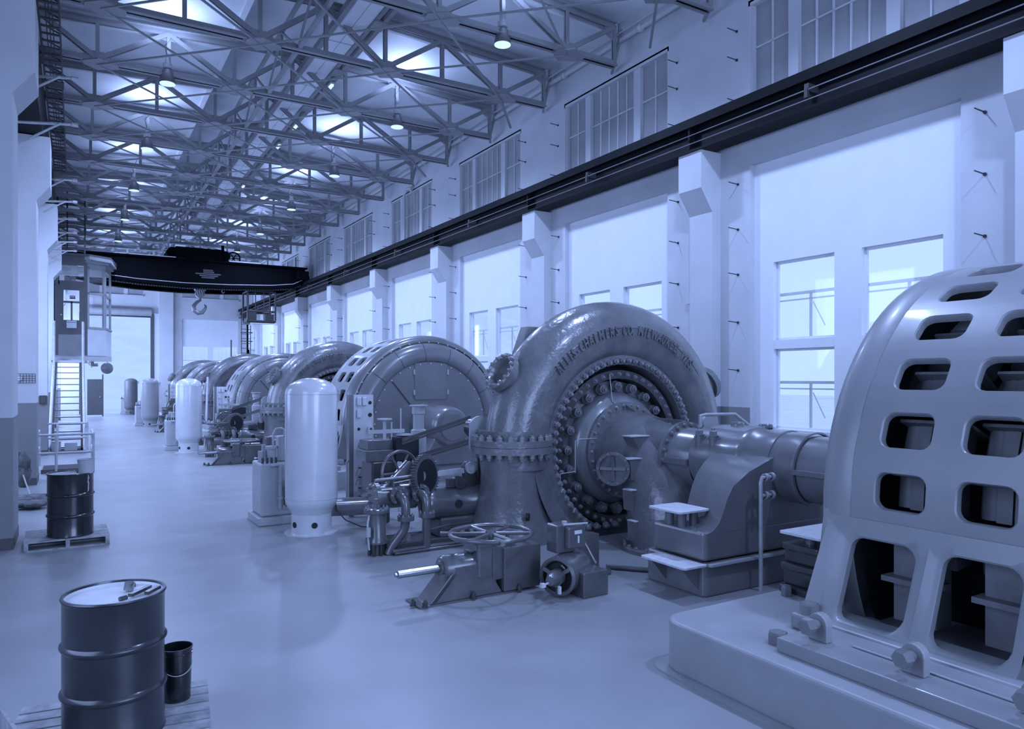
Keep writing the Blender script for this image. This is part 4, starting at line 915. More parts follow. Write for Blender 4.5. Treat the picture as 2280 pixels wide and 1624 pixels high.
# ================================================================= HAND WHEEL VALVE ACTUATOR
def make_act():
    t = thing('valve_actuator', '', 'machine', (0, 0, 0), 0, 'hand wheel valve actuators on the floor')
    # local x to the right, y away, origin at the front left foot
    b = MB(); b.prism([(0, 0), (1.25, 0), (1.25, .35), (0, .35)], 'xy', 0, .02); b.build('base_plate', 'equipment_grey', t)
    b = MB(); b.prism([(.12, .02), (1.0, .02), (.88, .2), (.88, .36), (.42, .36), (.38, .28)], 'xz', .02, .06); b.prism([(.12, .02), (1.0, .02), (.88, .2), (.88, .36), (.42, .36), (.38, .28)], 'xz', .28, .32); b.prism([(.12, .02), (.2, .02), (.46, .3), (.38, .3)], 'xz', .02, .32); b.box(.3, .95, .06, .28, .02, .3)
    b.build('body_bracket', 'equipment_grey', t, bevel=.008)
    b = MB(); b.lathe([(.05, -.03), (.12, -.03), (.14, 0), (.14, .42), (.1, .42)], (.35, .17, .33), (1, 0, 0), 32); b.build('spindle_barrel', 'equipment_grey', t)
    b = MB(); b.cyl((-.17, .17, .34), (.36, .17, .34), .042, 20).cyl((-.2, .17, .34), (-.17, .17, .34), .022, 10); b.build('spindle', 'bare_steel', t)
    MB().lathe([(.045, -.05), (.075, -.05), (.085, -.03), (.045, -.02)], (.35, .17, .34), (1, 0, 0), 20).build('gland', 'equipment_grey', t)
    MB().box(.68, .88, .0, .34, .2, .58).build('gear_case', 'equipment_grey', t, bevel=.03); MB().box(.88, 1.02, .02, .34, .16, .52).build('gear_case_side', 'equipment_grey', t, bevel=.01)
    MB().box(1.0, 1.48, -.02, .3, .03, .5).build('drive_box', 'equipment_grey', t, bevel=.008)
    MB().box(1.02, 1.2, .06, .22, .5, .505).build('slot', 'inner_black', t)
    MB().cyl((.96, .2, .5), (.96, .2, .63), .03, 12).cyl((1.2, .2, .4), (1.17, .2, .62), .02, 8).build('wheel_stem', 'equipment_grey', t)
    b = MB(); wheel(b, (.96, .2, .63), (0, 0, 1), .455, .026, 6, .018, .06)
    for a in (.6, 2.6, 4.4): d = Vector((math.cos(a), math.sin(a), 0)); q = Vector((.96, .2, .63)); b.tube([q+d*.4, q+d*.5+Vector((0, 0, .0)), q+d*.56], [.02, .022, .026], 8)
    b.build('hand_wheel', 'equipment_grey', t)
    MB().lathe([(0, -.03), (.03, -.03), (.07, .0), (.072, .005), (0, .005)], (.66, .12, .5), (0, 0, 1), 20).build('oil_cup', 'equipment_grey', t)
    # motor
    mc = Vector((1.41, -.43, .225)); md = Vector((.86, .5, 0)).normalized()
    b = MB(); b.lathe([(0, .06), (.17, .06), (.2, .08), (.205, .12), (.205, .5), (.17, .53), (0, .53)], mc, md, 36); b.build('motor', 'equipment_grey', t)
    b = MB(); b.lathe([(.17, .07), (.21, .07), (.21, .0), (.18, -.02), (.165, 0)], mc, md, 36); b.build('motor_end_ring', 'equipment_grey', t)
    MB().lathe([(0, .055), (.165, .055)], mc, md, 30).build('motor_opening', 'inner_black', t)
    fd, fa, fb_ = frame(md)
    for k in range(3): a = .6+k*2.1; MB().bar(mc, mc+(fa*math.cos(a)+fb_*math.sin(a))*.18, .03, .04).build('ring_spoke', 'equipment_grey', t)
    MB().lathe([(0, -.2), (.05, -.19), (.07, -.14), (.075, -.08), (.09, -.08), (.09, .02)], mc, md, 24).build('bearing_knob', 'equipment_grey', t)
    MB().box(1.12, 1.17, -.56, -.52, .18, .22).bar((1.15, -.54, .2), (1.28, -.5, .21), .015, .015).box(1.3, 1.325, -.62, -.59, .1, .18).build('oil_fitting', 'plate_white', t)
    MB().box(1.5, 1.76, -.3, -.1, .43, .74).build('control_box', 'equipment_grey', t, bevel=.015)
    MB().box(1.6, 1.84, -.38, -.3, .48, .72).build('breaker_cover', 'equipment_grey', t, bevel=.02); MB().box(1.68, 1.78, -.386, -.38, .64, .68).box(1.725, 1.745, -.386, -.38, .54, .62).build('marking', 'plate_white', t)
    MB().box(1.5, 1.8, -.25, -.05, 0, .03).box(1.55, 1.75, -.22, -.1, .03, .1).build('motor_foot', 'equipment_grey', t)
    MB().cyl((1.56, -.34, .75), (1.86, -.38, .745), .012, 8).cyl((1.64, -.25, .74), (1.64, -.25, .77), .03, 8).build('latch', 'light_grey', t)
    MB().prism([(2.0, 0), (2.3, 0), (2.3, .52), (2.0, .58)], 'xz', -.05, .07).build('panel_plate', 'equipment_grey', t, bevel=.005)
    MB().box(1.62, 1.96, -.62, -.36, 0, .27).build('floor_box', 'equipment_grey', t, bevel=.01)
    MB().tube([(1.45, -.45, .35), (1.5, -.5, .28), (1.6, -.52, .24), (1.68, -.5, .24)], .015, 8).tube([(1.88, -.2, .6), (1.95, -.25, .45), (2.0, -.35, .27)], .02, 8).build('flexible_conduit', 'equipment_grey', t)
    MB().tube([(2.15, -.1, .03), (2.5, .0, .03), (2.62, .2, .03), (2.95, -.2, .03), (3.1, -.35, .03)], .03, 8).build('floor_conduit', 'equipment_grey', t)
    for x, y in ((-.03, .06), (.06, -.04), (.62, -.05), (1.18, -.08)): inst('bolt', boltmesh('ab', .028, .05, 'machine_dark', True, True), t, align((x+.0, y+.04, .02), (0, 0, 1)))
    return t
a0_ = make_act()
for k in range(3):
    t = a0_ if k == 0 else copy_tree(a0_); t.location = (3.0, 6.83+UY*k, 0); t.rotation_euler.z = .03
    t['label'] = ['nearest grey valve actuator with flat hand wheel on the open floor', 'second valve actuator with flat hand wheel, before second tank', 'third valve actuator, only its spindle and foot showing by third tank'][k]
# ================================================================= DRUMS, PALLETS, BUCKET, PAIL
def make_drum(name, label, m, topm, loc, rz=0):
    t = thing(name, label, 'drum', loc, rz)
    r = .285; b = MB(); pr = [(r, 0), (r+.008, .01), (r, .03)]
    for z in (.29, .58): pr += [(r, z-.025), (r+.014, z-.008), (r+.016, z), (r+.014, z+.008), (r, z+.025)]
    for z in (.30, .57): pass
    pr += [(r, .85), (r+.008, .865)]
    b.lathe(pr, n=64); b.build('body', m, t)
    MB().lathe([(r+.004, .862), (r+.01, .87), (r+.006, .88), (r-.008, .88), (r-.012, .862)], n=64).build('rim', m, t)
    MB().lathe([(r-.01, .868), (r-.02, .85), (0, .852)], n=64).build('lid', topm, t)
    MB().cyl((.1, .17, .85), (.1, .17, .872), .03, 16).build('bung', 'machine_dark', t)
    return t
def make_pallet(name, label, loc, rz, lx=1.1, ly=1.0):
    t = thing(name, label, 'pallet', loc, rz)
    n = 8
    for k in range(n): y = -ly/2+ly*(k+.5)/n; MB().box(-lx/2, lx/2, y-ly/n*.42, y+ly/n*.42, .115, .135).build('deck_board', 'pallet_wood', t)
    for x in (-lx/2+.03, 0, lx/2-.03): MB().box(x-.025, x+.025, -ly/2, ly/2, .02, .115).build('stringer', 'pallet_wood', t)
    for y in (-ly/2+.06, 0, ly/2-.06): MB().box(-lx/2, lx/2, y-.05, y+.05, 0, .02).build('bottom_board', 'pallet_wood', t)
    return t
make_pallet('pallet', 'small wooden pallet under the far black drum', (-.1, 12.25, 0), .02, 1.02, .95)
d2 = make_drum('oil_drum', 'black steel drum on a pallet in the aisle, white bucket on its lid', 'drum_black', 'light_grey', (-.06, 12.1, .136))
b = MB()
random.seed(3)
for k in range(9): z = .62+.024*k; a = -.75+random.uniform(-.03, .03); b.tube([(.288*math.cos(a), .288*math.sin(a), z), (.289*math.cos(a+.06), .289*math.sin(a+.06), z+.02), (.288*math.cos(a+.02), .288*math.sin(a+.02), z+.04)], .004, 5)
b.build('paint_scrawl', 'plate_white', d2)
make_pallet('pallet', 'worn wooden pallet at the bottom edge under the nearest drum', (.2, 5.3, 0), -.12, 1.15, 1.1)
d1 = make_drum('oil_drum', 'dark dented steel drum with white lid in the left foreground', 'drum_grey', 'drum_top', (.21, 5.2, .136))
MB().bar((.08, -.12, .872), (.2, .02, .876), .03, .02).bar((.17, -.12, .872), (.25, -.02, .876), .03, .02).cyl((.02, -.17, .87), (.06, -.15, .87), .015, 8).build('hose_end', 'machine_dark', d1)
MB().cyl((.08, .06, .86), (.09, .06, .91), .03, 16).build('tap', 'bare_steel', d1)
bk = thing('bucket', 'black open bucket on the pallet right behind the nearest drum', 'bucket', (.6, 5.52, .136))
MB().lathe([(0, .01), (.086, .01), (.086, 0), (.09, 0), (.1, .35), (.105, .35), (.105, .36), (.098, .36), (.084, .02)], n=40).build('body', 'drum_black', bk)
MB().lathe([(.096, .31), (.104, .312), (.104, .32), (.097, .322)], n=40).build('band', 'drum_black', bk)
MB().tube([(.1*math.cos(a), .1*math.sin(a)-.01, .26-.07*math.sin(-a)) for a in [math.radians(x) for x in range(-175, -4, 10)]], .003, 5).build('handle', 'light_grey', bk)
pb = thing('pail', 'pale bucket standing on the lid of the far black drum', 'bucket', (.13, 12.0, .136+.87))
MB().lathe([(0, 0), (.09, 0), (.11, .19), (.117, .195), (.117, .2), (.105, .2), (.085, .02)], n=32).build('body', 'light_grey', pb)
# broken crate corner at the lower left, mop and rags by the pillar
cr = thing('crate', 'worn wooden crate corner at the lower left edge', 'crate', (-.62, 5.15, 0), .25)
for z in (.0, .12, .24): MB().box(-.5, .28, -.3, -.28, z, z+.1).build('side_slat', 'pallet_wood', cr)
MB().box(.28, .3, -.3, .3, 0, .34).build('end_board', 'pallet_wood', cr); MB().cyl((.18, -.2, .0), (.18, -.2, .36), .04, 12).build('post', 'pallet_wood', cr)
def blob(b, c, r, sc_=(1, 1, 1), seed=0):
    rnd = random.Random(seed); n, m = 14, 8; V = []; ph = [rnd.uniform(0, 6) for _ in range(4)]
    for j in range(m+1):
        t = PI*j/m
        for i in range(n):
            p = 2*PI*i/n; q = r*(1+.25*math.sin(3*p+ph[0])*math.sin(t)+.18*math.sin(5*p+ph[1]+t*3)*math.sin(t)+.12*math.sin(2*t+ph[2]))
            V.append((c[0]+q*math.sin(t)*math.cos(p)*sc_[0], c[1]+q*math.sin(t)*math.sin(p)*sc_[1], c[2]+q*math.cos(t)*sc_[2]))
    b.add(V, [(j*n+i, j*n+(i+1) % n, (j+1)*n+(i+1) % n, (j+1)*n+i) for j in range(m) for i in range(n)], True); return b
rg = MB(); blob(rg, (-.78, 16.2, .1), .22, (1.5, 1, .5), 1); blob(rg, (-.68, 15.7, .08), .2, (1.4, 1, .35), 2)
tag(rg.build('rag_heap', 'cloth'), 'heap of dark rags on the floor against the left pillars', 'rags')
mp = thing('mop', 'mop with pale handle and dark head leaning by the left pillar', 'mop', (-.85, 16.8, 0))
MB().tube([(.16, -.4, .01), (-.1, .2, .75)], .014, 8).build('handle', 'light_grey', mp)
mb_ = MB(); blob(mb_, (-.06, .15, .75), .14, (1, 1, 1.6), 5); blob(mb_, (-.02, .1, .45), .13, (1, 1, 1.5), 8); mb_.build('head', 'cloth', mp)
# ================================================================= CONTROL CAB, STAIR, GUARD RAIL
cab = thing('control_cab', 'raised control cab with bay windows hung on the left wall', 'cab')
xa, xb = -.8, .43; ya = 35.0; zf = 4.2; zb = 3.3; zt = 7.4
plan = [(-.8, 35), (.43, 35), (1.12, 35.6), (1.38, 37.4), (1.38, 37.7), (-.8, 37.7)]
b = MB(); b.prism(plan, 'xy', 3.15, 3.3); b.build('floor_slab', 'cab_light', cab)
# near wall with door opening
b = MB()
b.box(-.8, -.6, 35, 35.08, 3.3, zt).box(.3, .43, 35, 35.08, 3.3, zt).box(-.6, .3, 35, 35.08, 7.0, zt).box(-.6, .3, 35, 35.08, 6.12, 6.36).box(-.6, -.56, 35, 35.08, 6.2, 7.0)
b.build('near_wall', 'cab_paint', cab)
MB().box(-.6, .3, 35, 35.06, 3.3, 4.15).build('landing_face', 'machine_smooth', cab)
MB().box(-.56, .29, 35.03, 35.04, 6.36, 7.0).build('transom_pane', 'cab_glass', cab)
dr = MB().box(-.6, -.42, 34.98, 35.04, 4.2, 6.12).box(.14, .3, 34.98, 35.04, 4.2, 6.12).box(-.42, .14, 34.98, 35.04, 4.2, 4.75).box(-.42, .14, 34.98, 35.04, 5.98, 6.12).box(-.17, -.1, 34.98, 35.04, 4.75, 5.5).box(-.42, .14, 34.98, 35.04, 5.45, 5.53).build('door', 'cab_paint', cab)
MB().box(-.42, .14, 35.0, 35.01, 4.75, 5.98).build('pane', 'cab_glass', dr); MB().cyl((-.5, 34.98, 4.95), (-.5, 34.93, 4.95), .03, 12).build('door_knob', 'bare_steel', dr)
ex = MB().box(-.2, .0, 34.93, 34.97, 5.62, 5.76).build('exit_sign', 'print_dark', dr)
me = textmesh('EXIT', .13, .004, 'plate_white', 'sign_lettering'); inst('sign_lettering', me, ex, Matrix.Translation((-.1, 34.925, 5.645)) @ Matrix.Rotation(PI/2, 4, 'X'))
MB().box(-.31, .04, 34.95, 34.975, 4.42, 4.72).build('notice', 'paper', dr)
b = MB()
for k in range(7): b.box(-.29+.045*k, -.26+.045*k, 34.945, 34.95, 4.64, 4.67)
b.build('notice_lettering', 'print_dark', dr); MB().box(-.21, .02, 35.3, 35.34, 6.3, 6.6).build('inner_sign', 'machine_smooth', cab)
def bay(p, q, mats=('cab_light', 'cab_glass')):
    p, q = Vector((*p, 0)), Vector((*q, 0)); d = (q-p); L = d.length; d.normalize(); nrm = Vector((d.y, -d.x, 0))
    def bx(b, a, e, z0, z1, t0=0, t1=.08):
        V = [p+d*u+nrm*(-t_)+Vector((0, 0, z)) for z in (z0, z1) for t_ in (t0, t1) for u in (a, e)]
        b.add(V, [(0, 2, 3, 1), (4, 5, 7, 6), (0, 1, 5, 4), (2, 6, 7, 3), (0, 4, 6, 2), (1, 3, 7, 5)]); return b
    bx(MB(), 0, L, 3.3, 4.42).build('lower_panel', 'tank_paint', cab)
    b = MB(); bx(b, 0, .09, 4.42, 7.0); bx(b, L-.12, L, 4.42, 7.0); bx(b, 0, L, 6.9, 7.15); bx(b, 0, L, 5.85, 5.93); bx(b, 0, L, 4.42, 4.5, -.04, .08); b.build('bay_window_frame', 'cab_light', cab)
    bx(MB(), .09, L-.12, 4.5, 5.85, .04, .045).build('pane', 'cab_glass', cab); bx(MB(), .09, L-.12, 5.93, 6.9, .04, .045).build('pane', 'cab_glass', cab)
    b = MB(); bx(b, -.05, L+.05, 7.15, 7.27, -.1, .08); bx(b, -.08, L+.08, 7.27, 7.4, -.2, .08); b.build('cornice', 'cab_light', cab)
bay(plan[1], plan[2]); bay(plan[2], plan[3])
MB().prism([(-.85, 34.9), (.5, 34.9), (1.3, 35.5), (1.6, 37.4), (1.6, 37.75), (-.85, 37.75)], 'xy', 7.4, 7.5).build('roof', 'cab_paint', cab)
MB().box(-.8, 1.3, 37.6, 37.7, 3.3, 4.4).box(-.8, 1.3, 37.6, 37.7, 6.9, 7.4).box(-.8, -.72, 35, 37.7, 3.3, 7.4).build('rear_wall', 'wall_paint', cab)
MB().box(-.8, 1.3, 34.9, 35.0, 3.05, 3.25).bar((-.8, 34.9, 3.15), (.5, 33.5, 3.0), .1, .1).box(-.8, .5, 33.6, 34.95, 2.98, 3.06).build('landing', 'light_grey', cab)
rebase(cab, (.2, 36.5, 3.15))
sp = thing('bell', 'round grey bell lamp hanging below the cab', 'bell', (1.15, 35.4, 2.93))
MB().cyl((0, 0, .23), (0, 0, 0), .015, 8).build('stem', 'machine_smooth', sp); MB().lathe([(0, -.05), (.18, -.03), (.24, .0), (.2, .05), (0, .07)], (0, 0, -.15), (.2, -1, 0), 28).build('dish', 'machine_smooth', sp)
hn = thing('horn', 'small grey horn speaker fixed under the cab floor', 'speaker', (.6, 35.1, 2.9))
MB().cyl((0, 0, .25), (0, 0, -.05), .07, 14).cyl((0, 0, 0), (.2, -.05, .02), .05, 12, r2=.07).tube([(-.4, 0, .2), (-.15, 0, .1), (0, 0, -.1)], .012, 6).build('horn_body', 'machine_smooth', hn)
stt = thing('steep_stair', 'steep steel stair with white pipe handrails rising to the cab', 'stair', (-.2, 30, 0))
def S(x, y, z): return (x+.2, y-30, z)
yb0, yt0 = 27.2, 33.6
for x in (-.72, .26):
    MB().tube([S(x, yt0, 4.6), S(x, yt0, 3.9), S(x, yb0, .95), S(x, yb0, 0)] if False else [S(x, yt0, 4.6), S(x, yt0-.1, 3.0), S(x, yb0, -.0)], .05, 10).build('handrail', 'rail_paint', stt)
    MB().bar(S(x+(.08 if x < 0 else -.08), yt0, 2.9), S(x+(.08 if x < 0 else -.08), yb0+.4, 0), .06, .2).build('stringer', 'machine_dark', stt)
for k in range(13):
    q = (k+.5)/13; y = yb0+.4+(yt0-yb0-.4)*q; z = 2.9*q
    MB().box(-.44+.0, .38, y-30-.12, y-30+.12, z-.02, z+.02).build('tread', 'machine_smooth', stt)
def guard(loc, label, w=1.22, dep=2.0):
    t = thing('guard_rail', label, 'railing', loc)
    x0, x1 = 0, w
    for z in (.5, .95): MB().tube([(x0+.06, 0, z), (x1, 0, z)], .03, 8).tube([(x1, 0, z), (x1, dep, z)], .03, 8).tube([(x0, .12, z), (x0, dep, z)], .025, 8).tube([(x0, .12, z), (x0+.06, 0, z)], .03, 8).build('rail', 'rail_paint', t)
    for x, y in ((x1, 0), (x0, .15), (x0+.42, 0), (x1, dep), (x0, dep)): MB().cyl((x, y, 0), (x, y, .95), .033, 10).build('post', 'rail_paint', t)
    MB().box(x0+.1, x1-.05, .1, dep-.1, 0, .012).build('pit_dark_sheet', 'inner_black', t)  # black sheet on the floor stands in for the unlit opening below
    MB().box(x0+.1, x1, -.02, .0, 0, .1).build('toe_board', 'machine_dark', t)
    return t
guard((-.83, 21.3, 0), 'pipe guard rail around the floor hatch behind the far drum')
g2 = guard((-.9, 26.6, 0), 'second pipe guard rail at the foot of the steep stair')
MB().box(.25, .5, .6, 1.0, 0, .35).box(.6, .95, .5, .9, 0, .3).build('boxes', 'light_grey', g2)
# wall clutter between pillars: screened grille, switch box, cabinet
gr = thing('wire_screen', 'small wire mesh lamp screen on the second left pillar', 'screen', (-.86, 19.1, 2.35))
b = MB()
for k in range(8): b.tube([(-.28+.055*k, 0, -.1), (-.28+.055*k, 0, .1)], .005, 4)
for k in range(5): b.tube([(-.28, 0, -.1+.05*k), (.1, 0, -.1+.05*k)], .005, 4)
b.build('mesh_grid', 'machine_dark', gr); MB().cyl((-.2, .0, 0), (-.2, .05, 0), .06, 12).build('lamp', 'plate_white', gr)
sb = thing('switch_box', 'small dark switch box on the third left pillar', 'box', (-.8, 26.38, 1.7))
MB().box(-.14, .05, -.08, .0, -.13, .13).build('case', 'print_dark', sb); MB().box(-.11, .02, -.09, -.08, -.1, .1).build('cover', 'machine_dark', sb)
fc = thing('wall_cabinet', 'grey door-like cabinet panel standing beyond the stair at the open end', 'cabinet', (1.0, 52.0, 0))
MB().box(-.38, .42, 0, .06, .15, 2.3).build('door_leaf', 'cab_paint', fc); MB().box(.42, .5, -.02, .08, 0, 2.6).box(-.38, .42, 0, .06, .08, .15).build('frame', 'cab_paint', fc); MB().cyl((.3, 0, 1.2), (.3, -.05, 1.2), .04, 8).build('handle', 'bare_steel', fc)
# ================================================================= LATTICE WALKWAY AND CAGED LADDER
lw = thing('lattice_walkway', 'dark laced steel walkway running high along the left pillars', 'walkway')
zl = 9.2; kx = .0896*(zl-2.35); kx0 = .036*(zl-2.35)
xl0, xl1 = -kx, -kx0; y0, y1 = 8.0, 28.4
b = MB()
b.box(xl0, xl0+.03, y0, y1, zl, zl+.16).box(xl1-.03, xl1, y0, y1, zl, zl+.16); b.build('side_angle', 'ladder_dark', lw)
b = MB(); b.box(xl0+.12, xl0+.14, y0, y1, zl+.02, zl+.04).box(xl1-.14, xl1-.12, y0, y1, zl+.02, zl+.04).box((xl0+xl1)/2-.01, (xl0+xl1)/2+.01, y0, y1, zl+.02, zl+.04); b.build('stringer', 'ladder_dark', lw)
y = y0+.2; k = 0
while y < y1:
    MB().box(xl0, xl1, y-.035, y+.035, zl+.01, zl+.03).build('lacing_bar', 'ladder_dark', lw)
    if k % 2 == 0: MB().bar((xl0+.02, y, zl+.05), (xl1-.02, y+.33, zl+.05), .03, .015).build('lacing_bar', 'ladder_dark', lw)
    y += .36; k += 1
for y in (13.4, 20.0): MB().box(xl0-.03, xl1+.02, y-.22, y+.22, zl-.02, zl).build('splice_plate', 'ladder_dark', lw)
rebase(lw, (-.4, 18, zl))
def outrig(y, z, k):
    t = thing('pipe_bracket', 'pale pipe bracket on the left girder under the lattice walkway, the %s' % ORD[k], 'bracket', (-.45, y, z), 0, 'pipe brackets on the left side')
    MB().tube([(-2.15, .9, .0), (-.35, .3, .0), (.38, 0, .0)], .03, 8).tube([(.38, 0, 0), (.5, 0, 0)], .042, 8).build('arm', 'rail_paint', t)
    MB().tube([(-.35, .1, -.38), (.2, .02, .0)], .025, 8).build('strut', 'rail_paint', t); return t
for k, (y, z) in enumerate(((16.3, 8.1), (17.6, 7.6), (23.8, 7.9), (25.3, 7.6), (27.5, 7.5), (29.5, 7.4), (31.5, 7.4), (33.0, 7.3))): outrig(y, z, k)
cl = thing('caged_ladder', 'dark caged ladder hanging above the control cab roof', 'ladder', (.1, 36.5, 7.5))
hz = 5.6
for x in (-.75, -.4, .25): MB().box(x-.03, x+.03, -.03, .03, -.1, hz*.55).build('stile', 'ladder_dark', cl)
for k in range(18):
    z = .1+.19*k
    pts = [(-.75+1.0*(i/12), -.05-.35*math.sin(PI*i/12), z) for i in range(13)]
    MB().tube(pts, .016, 5).build('hoop' if k % 2 == 0 else 'rung', 'ladder_dark', cl)
pts = [(-.75+1.0*(i/12), -.05-.4*math.sin(PI*i/12), 3.5) for i in range(13)]
MB().tube(pts, .07, 8).build('top_hoop', 'rail_paint', cl)
MB().cyl((.22, -.1, 3.36), (.36, -.1, 3.36), .05, 8).build('bracket', 'rail_paint', cl)
# ================================================================= OVERHEAD CRANE
cr = thing('overhead_crane', 'black fish-bellied overhead travelling crane spanning the hall', 'crane')
yc = 38.6
top = [(-.4, 8.08), (10.25, 8.03)]; bot = [(10.25, 7.3), (9.6, 6.98), (8.5, 6.84), (6.5, 6.74), (4.5, 6.7), (2.5, 6.76), (.8, 6.9), (-.4, 7.2)]
for y in (yc-.5, yc+1.6):
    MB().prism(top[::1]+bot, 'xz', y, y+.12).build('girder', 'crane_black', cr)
    b = MB()
    for i in range(len(bot)-1): p, q = bot[i], bot[i+1]; b.prism([(p[0], p[1]-.02), (q[0], q[1]-.02), (q[0], q[1]+.03), (p[0], p[1]+.03)], 'xz', y-.12, y+.24)
    b.build('bottom_flange', 'crane_black', cr)
MB().box(-.4, 10.35, yc-.65, yc-.3, 8.03, 8.1).box(-.4, 10.35, yc+1.5, yc+1.8, 8.03, 8.1).build('top_flange', 'crane_black', cr)
b = MB()
for i in range(len(bot)-2, -1, -1):
    p, q = bot[i], bot[i+1]; b.tube([(p[0], yc-.7, p[1]+.22), (q[0], yc-.7, q[1]+.22)], .02, 6)
    for side in (0,): pass
b.build('drive_shaft', 'rail_paint', cr)
rv = MB()
for i in range(len(bot)-1):
    p, q = bot[i], bot[i+1]; n = max(2, int(abs(p[0]-q[0])/.11))
    for j in range(n): u = j/n; x = p[0]+(q[0]-p[0])*u; z = p[1]+(q[1]-p[1])*u; rv.box(x-.018, x+.018, yc-.65, yc-.62, z-.045, z-.01)
o = rv.build('rivet_row', 'machine_dark', cr); o['kind'] = 'stuff'
for x in (9.75, -.45): MB().box(x, x+.55, yc-1.1, yc+2.4, 7.42, 7.85).build('end_truck', 'crane_black', cr, bevel=.03)
for y in (yc-.7, yc+2.0): MB().cyl((10.25, y, 7.5), (10.38, y, 7.5), .09+.1, 20).build('wheel', 'crane_black', cr)
nm = textmesh('CRANE 30 TON', .2, .003, 'light_grey', 'painted_lettering') if False else None
b = MB()
for k, (w_, z) in enumerate(((.45, 7.62), (.55, 7.53), (1.15, 7.44), (.9, 7.35), (.6, 7.26))): b.box(5.55-w_/2+.06*(k % 2), 5.55+w_/2, yc-.507, yc-.5, z-.03, z+.03)
b.build('maker_plate', 'cab_paint', cr)
tr = MB().box(4.1, 6.2, yc-.5, yc+1.7, 8.2, 8.68).box(4.6, 5.9, yc-.6, yc+1.6, 8.05, 8.3).build('trolley', 'crane_black', cr, bevel=.03)
MB().cyl((4.0, yc-.3, 8.4), (4.0, yc+1.2, 8.4), .26, 20).cyl((6.35, yc-.4, 8.4), (6.35, yc+1.2, 8.4), .25, 20).cyl((6.25, yc-.4, 8.5), (6.25, yc-.3, 8.9), .07, 10).build('motor', 'crane_black', tr)
b = MB(); wheel(b, (6.75, yc-.35, 8.32), (.2, 1, 0), .3, .035, 6, .02, .06); b.build('trolley_wheel', 'crane_black', tr)
MB().box(1.5, 4.1, yc-.66, yc-.6, 8.1, 8.14).box(6.5, 8.0, yc-.66, yc-.6, 8.1, 8.16).build('platform_edge', 'plate_white', cr)
MB().box(2.0, 3.2, yc-.75, yc-.7, 8.3, 8.33).cyl((2.05, yc-.72, 8.12), (2.05, yc-.72, 8.3), .05, 8).cyl((3.15, yc-.72, 8.12), (3.15, yc-.72, 8.3), .05, 8).cyl((2.5, yc-.72, 8.33), (2.5, yc-.72, 8.42), .07, 8).build('bumper_light', 'plate_white', cr)
rebase(cr, (4.8, yc, 7.4))
hk = thing('crane_hook', 'large crane hook below a striped rope block hanging from the crane', 'hook', (5.28, yc+.3, 7.0))
MB().prism([(-.42, .0), (.4, .0), (.22, -.3), (.2, -.55), (.08, -.66), (-.08, -.66), (-.2, -.55), (-.22, -.3)], 'xz', -.15, .15).build('hook_block', 'machine_smooth', hk)
b = MB()
for k in range(6): b.bar((-.4+.13*k, -.16, -.0-.0*k), (-.2+.09*k, -.16, -.32), .03, .02)
for k in range(3): b.bar((-.18+.12*k, -.16, -.32), (-.08+.1*k, -.16, -.6), .03, .02)
b.build('rope_fall', 'plate_white', hk)
pts = [(0, -.6), (.02, -.78), (-.14, -.9), (-.28, -1.08), (-.26, -1.3), (-.08, -1.42), (.12, -1.38), (.24, -1.22), (.27, -1.06), (.2, -.98)]
MB().tube([(x, 0, z) for x, z in pts], [.06, .07, .085, .1, .11, .11, .1, .085, .06, .03], 14).build('hook', 'machine_smooth', hk)
ah = thing('auxiliary_hook', 'tiny auxiliary hook on thin rope right of the big crane hook', 'hook', (6.3, yc-.1, 6.95))
MB().tube([(-.2, 0, .05), (0, 0, -.15), (.3, 0, -.05)], .012, 6).tube([(0, 0, -.15), (-.07, 0, -.28), (0, 0, -.36), (.07, 0, -.28)], .025, 8).build('hook', 'machine_smooth', ah)
cc = thing('crane_cage', 'open dark operator cage hanging below the right end of the crane', 'cage', (8.1, 38.2, 5.2))
b = MB()
W_, D_, H_ = 1.35, 1.2, 1.55
for x in (-W_/2, W_/2):
    for y in (0, D_): MB().tube([(x, y, .1), (x, y, H_)], .045, 8).build('post', 'ladder_dark', cc)
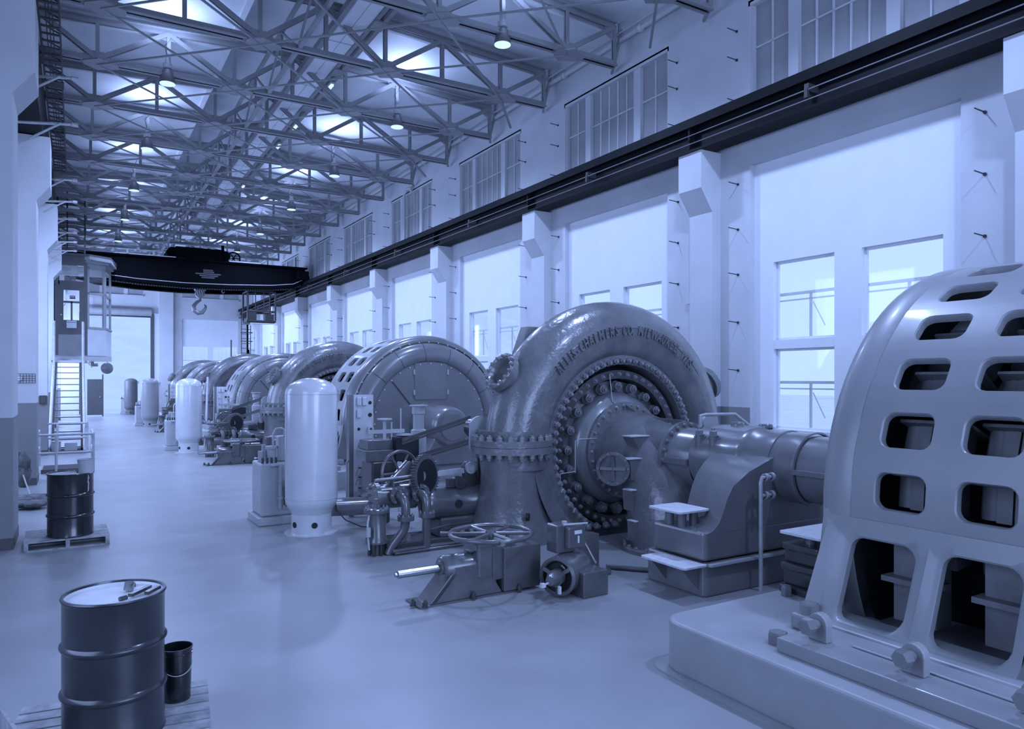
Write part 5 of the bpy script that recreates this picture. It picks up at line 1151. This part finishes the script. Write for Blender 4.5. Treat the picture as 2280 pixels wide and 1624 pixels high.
for z in (.05, .55, H_):
    MB().tube([(-W_/2, 0, z), (W_/2, 0, z), (W_/2, D_, z), (-W_/2, D_, z), (-W_/2, 0, z)], .045, 8, caps=False).build('rail', 'ladder_dark', cc)
for x in (-.3, .1, .4): MB().tube([(x, 0, 0), (x, 0, H_+.1)], .025, 6).build('bar', 'ladder_dark', cc)
MB().box(-W_/2, -.25, -.02, .4, .05, .62).build('controller', 'ladder_dark', cc, bevel=.05); MB().box(.2, .6, -.02, .3, .1, .42).build('resistor_box', 'ladder_dark', cc)
MB().box(-W_/2, W_/2, 0, D_, -.02, .04).build('floor_plate', 'ladder_dark', cc)
MB().tube([(-W_/2+.1, -.05, -.08), (W_/2-.1, -.05, -.08)], .03, 6).build('fender', 'plate_white', cc)
MB().box(-.3, -.24, 0, .06, H_, 2.0).box(.5, .56, 0, .06, H_, 2.0).build('hanger', 'ladder_dark', cc)
ld = thing('wall_ladder', 'thin caged wall ladder below the crane cage in the far right corner', 'ladder', (10.1, 52.6, 0))
for x in (-.3, .3): MB().tube([(x, 0, .5), (x, 0, 6.6)], .03, 6).build('stile', 'ladder_dark', ld)
for k in range(18): MB().tube([(-.3, 0, .8+.33*k), (.3, 0, .8+.33*k)], .02, 6).build('rung', 'ladder_dark', ld)
for z in (4.9, 5.5): MB().tube([(-.35, 0, z), (-.35, -.4, z), (.35, -.4, z), (.35, 0, z)], .03, 6).build('hoop', 'ladder_dark', ld)
pp = tag(MB().tube([(9.2, 53, 0), (9.2, 53, 5.0)], .05, 8).build('stand_pipe', 'machine_dark'), 'thin dark stand pipe left of the far wall ladder', 'pipe')
pr = tag(MB().tube([(4.95, 34.6, 0), (5.3, 36.5, 2.4)], .05, 8).build('leaning_pole', 'light_grey'), 'pale pole leaning behind the third tank', 'pole')
l = bpy.data.lights.new('cab_light', 'POINT'); l.energy = 22; l.color = TINT; l.shadow_soft_size = .1  # point lamp added inside the cab to brighten its panes
lo = bpy.data.objects.new('cab_light', l); COL.objects.link(lo); lo.location = (.2, 36.5, 6.8)
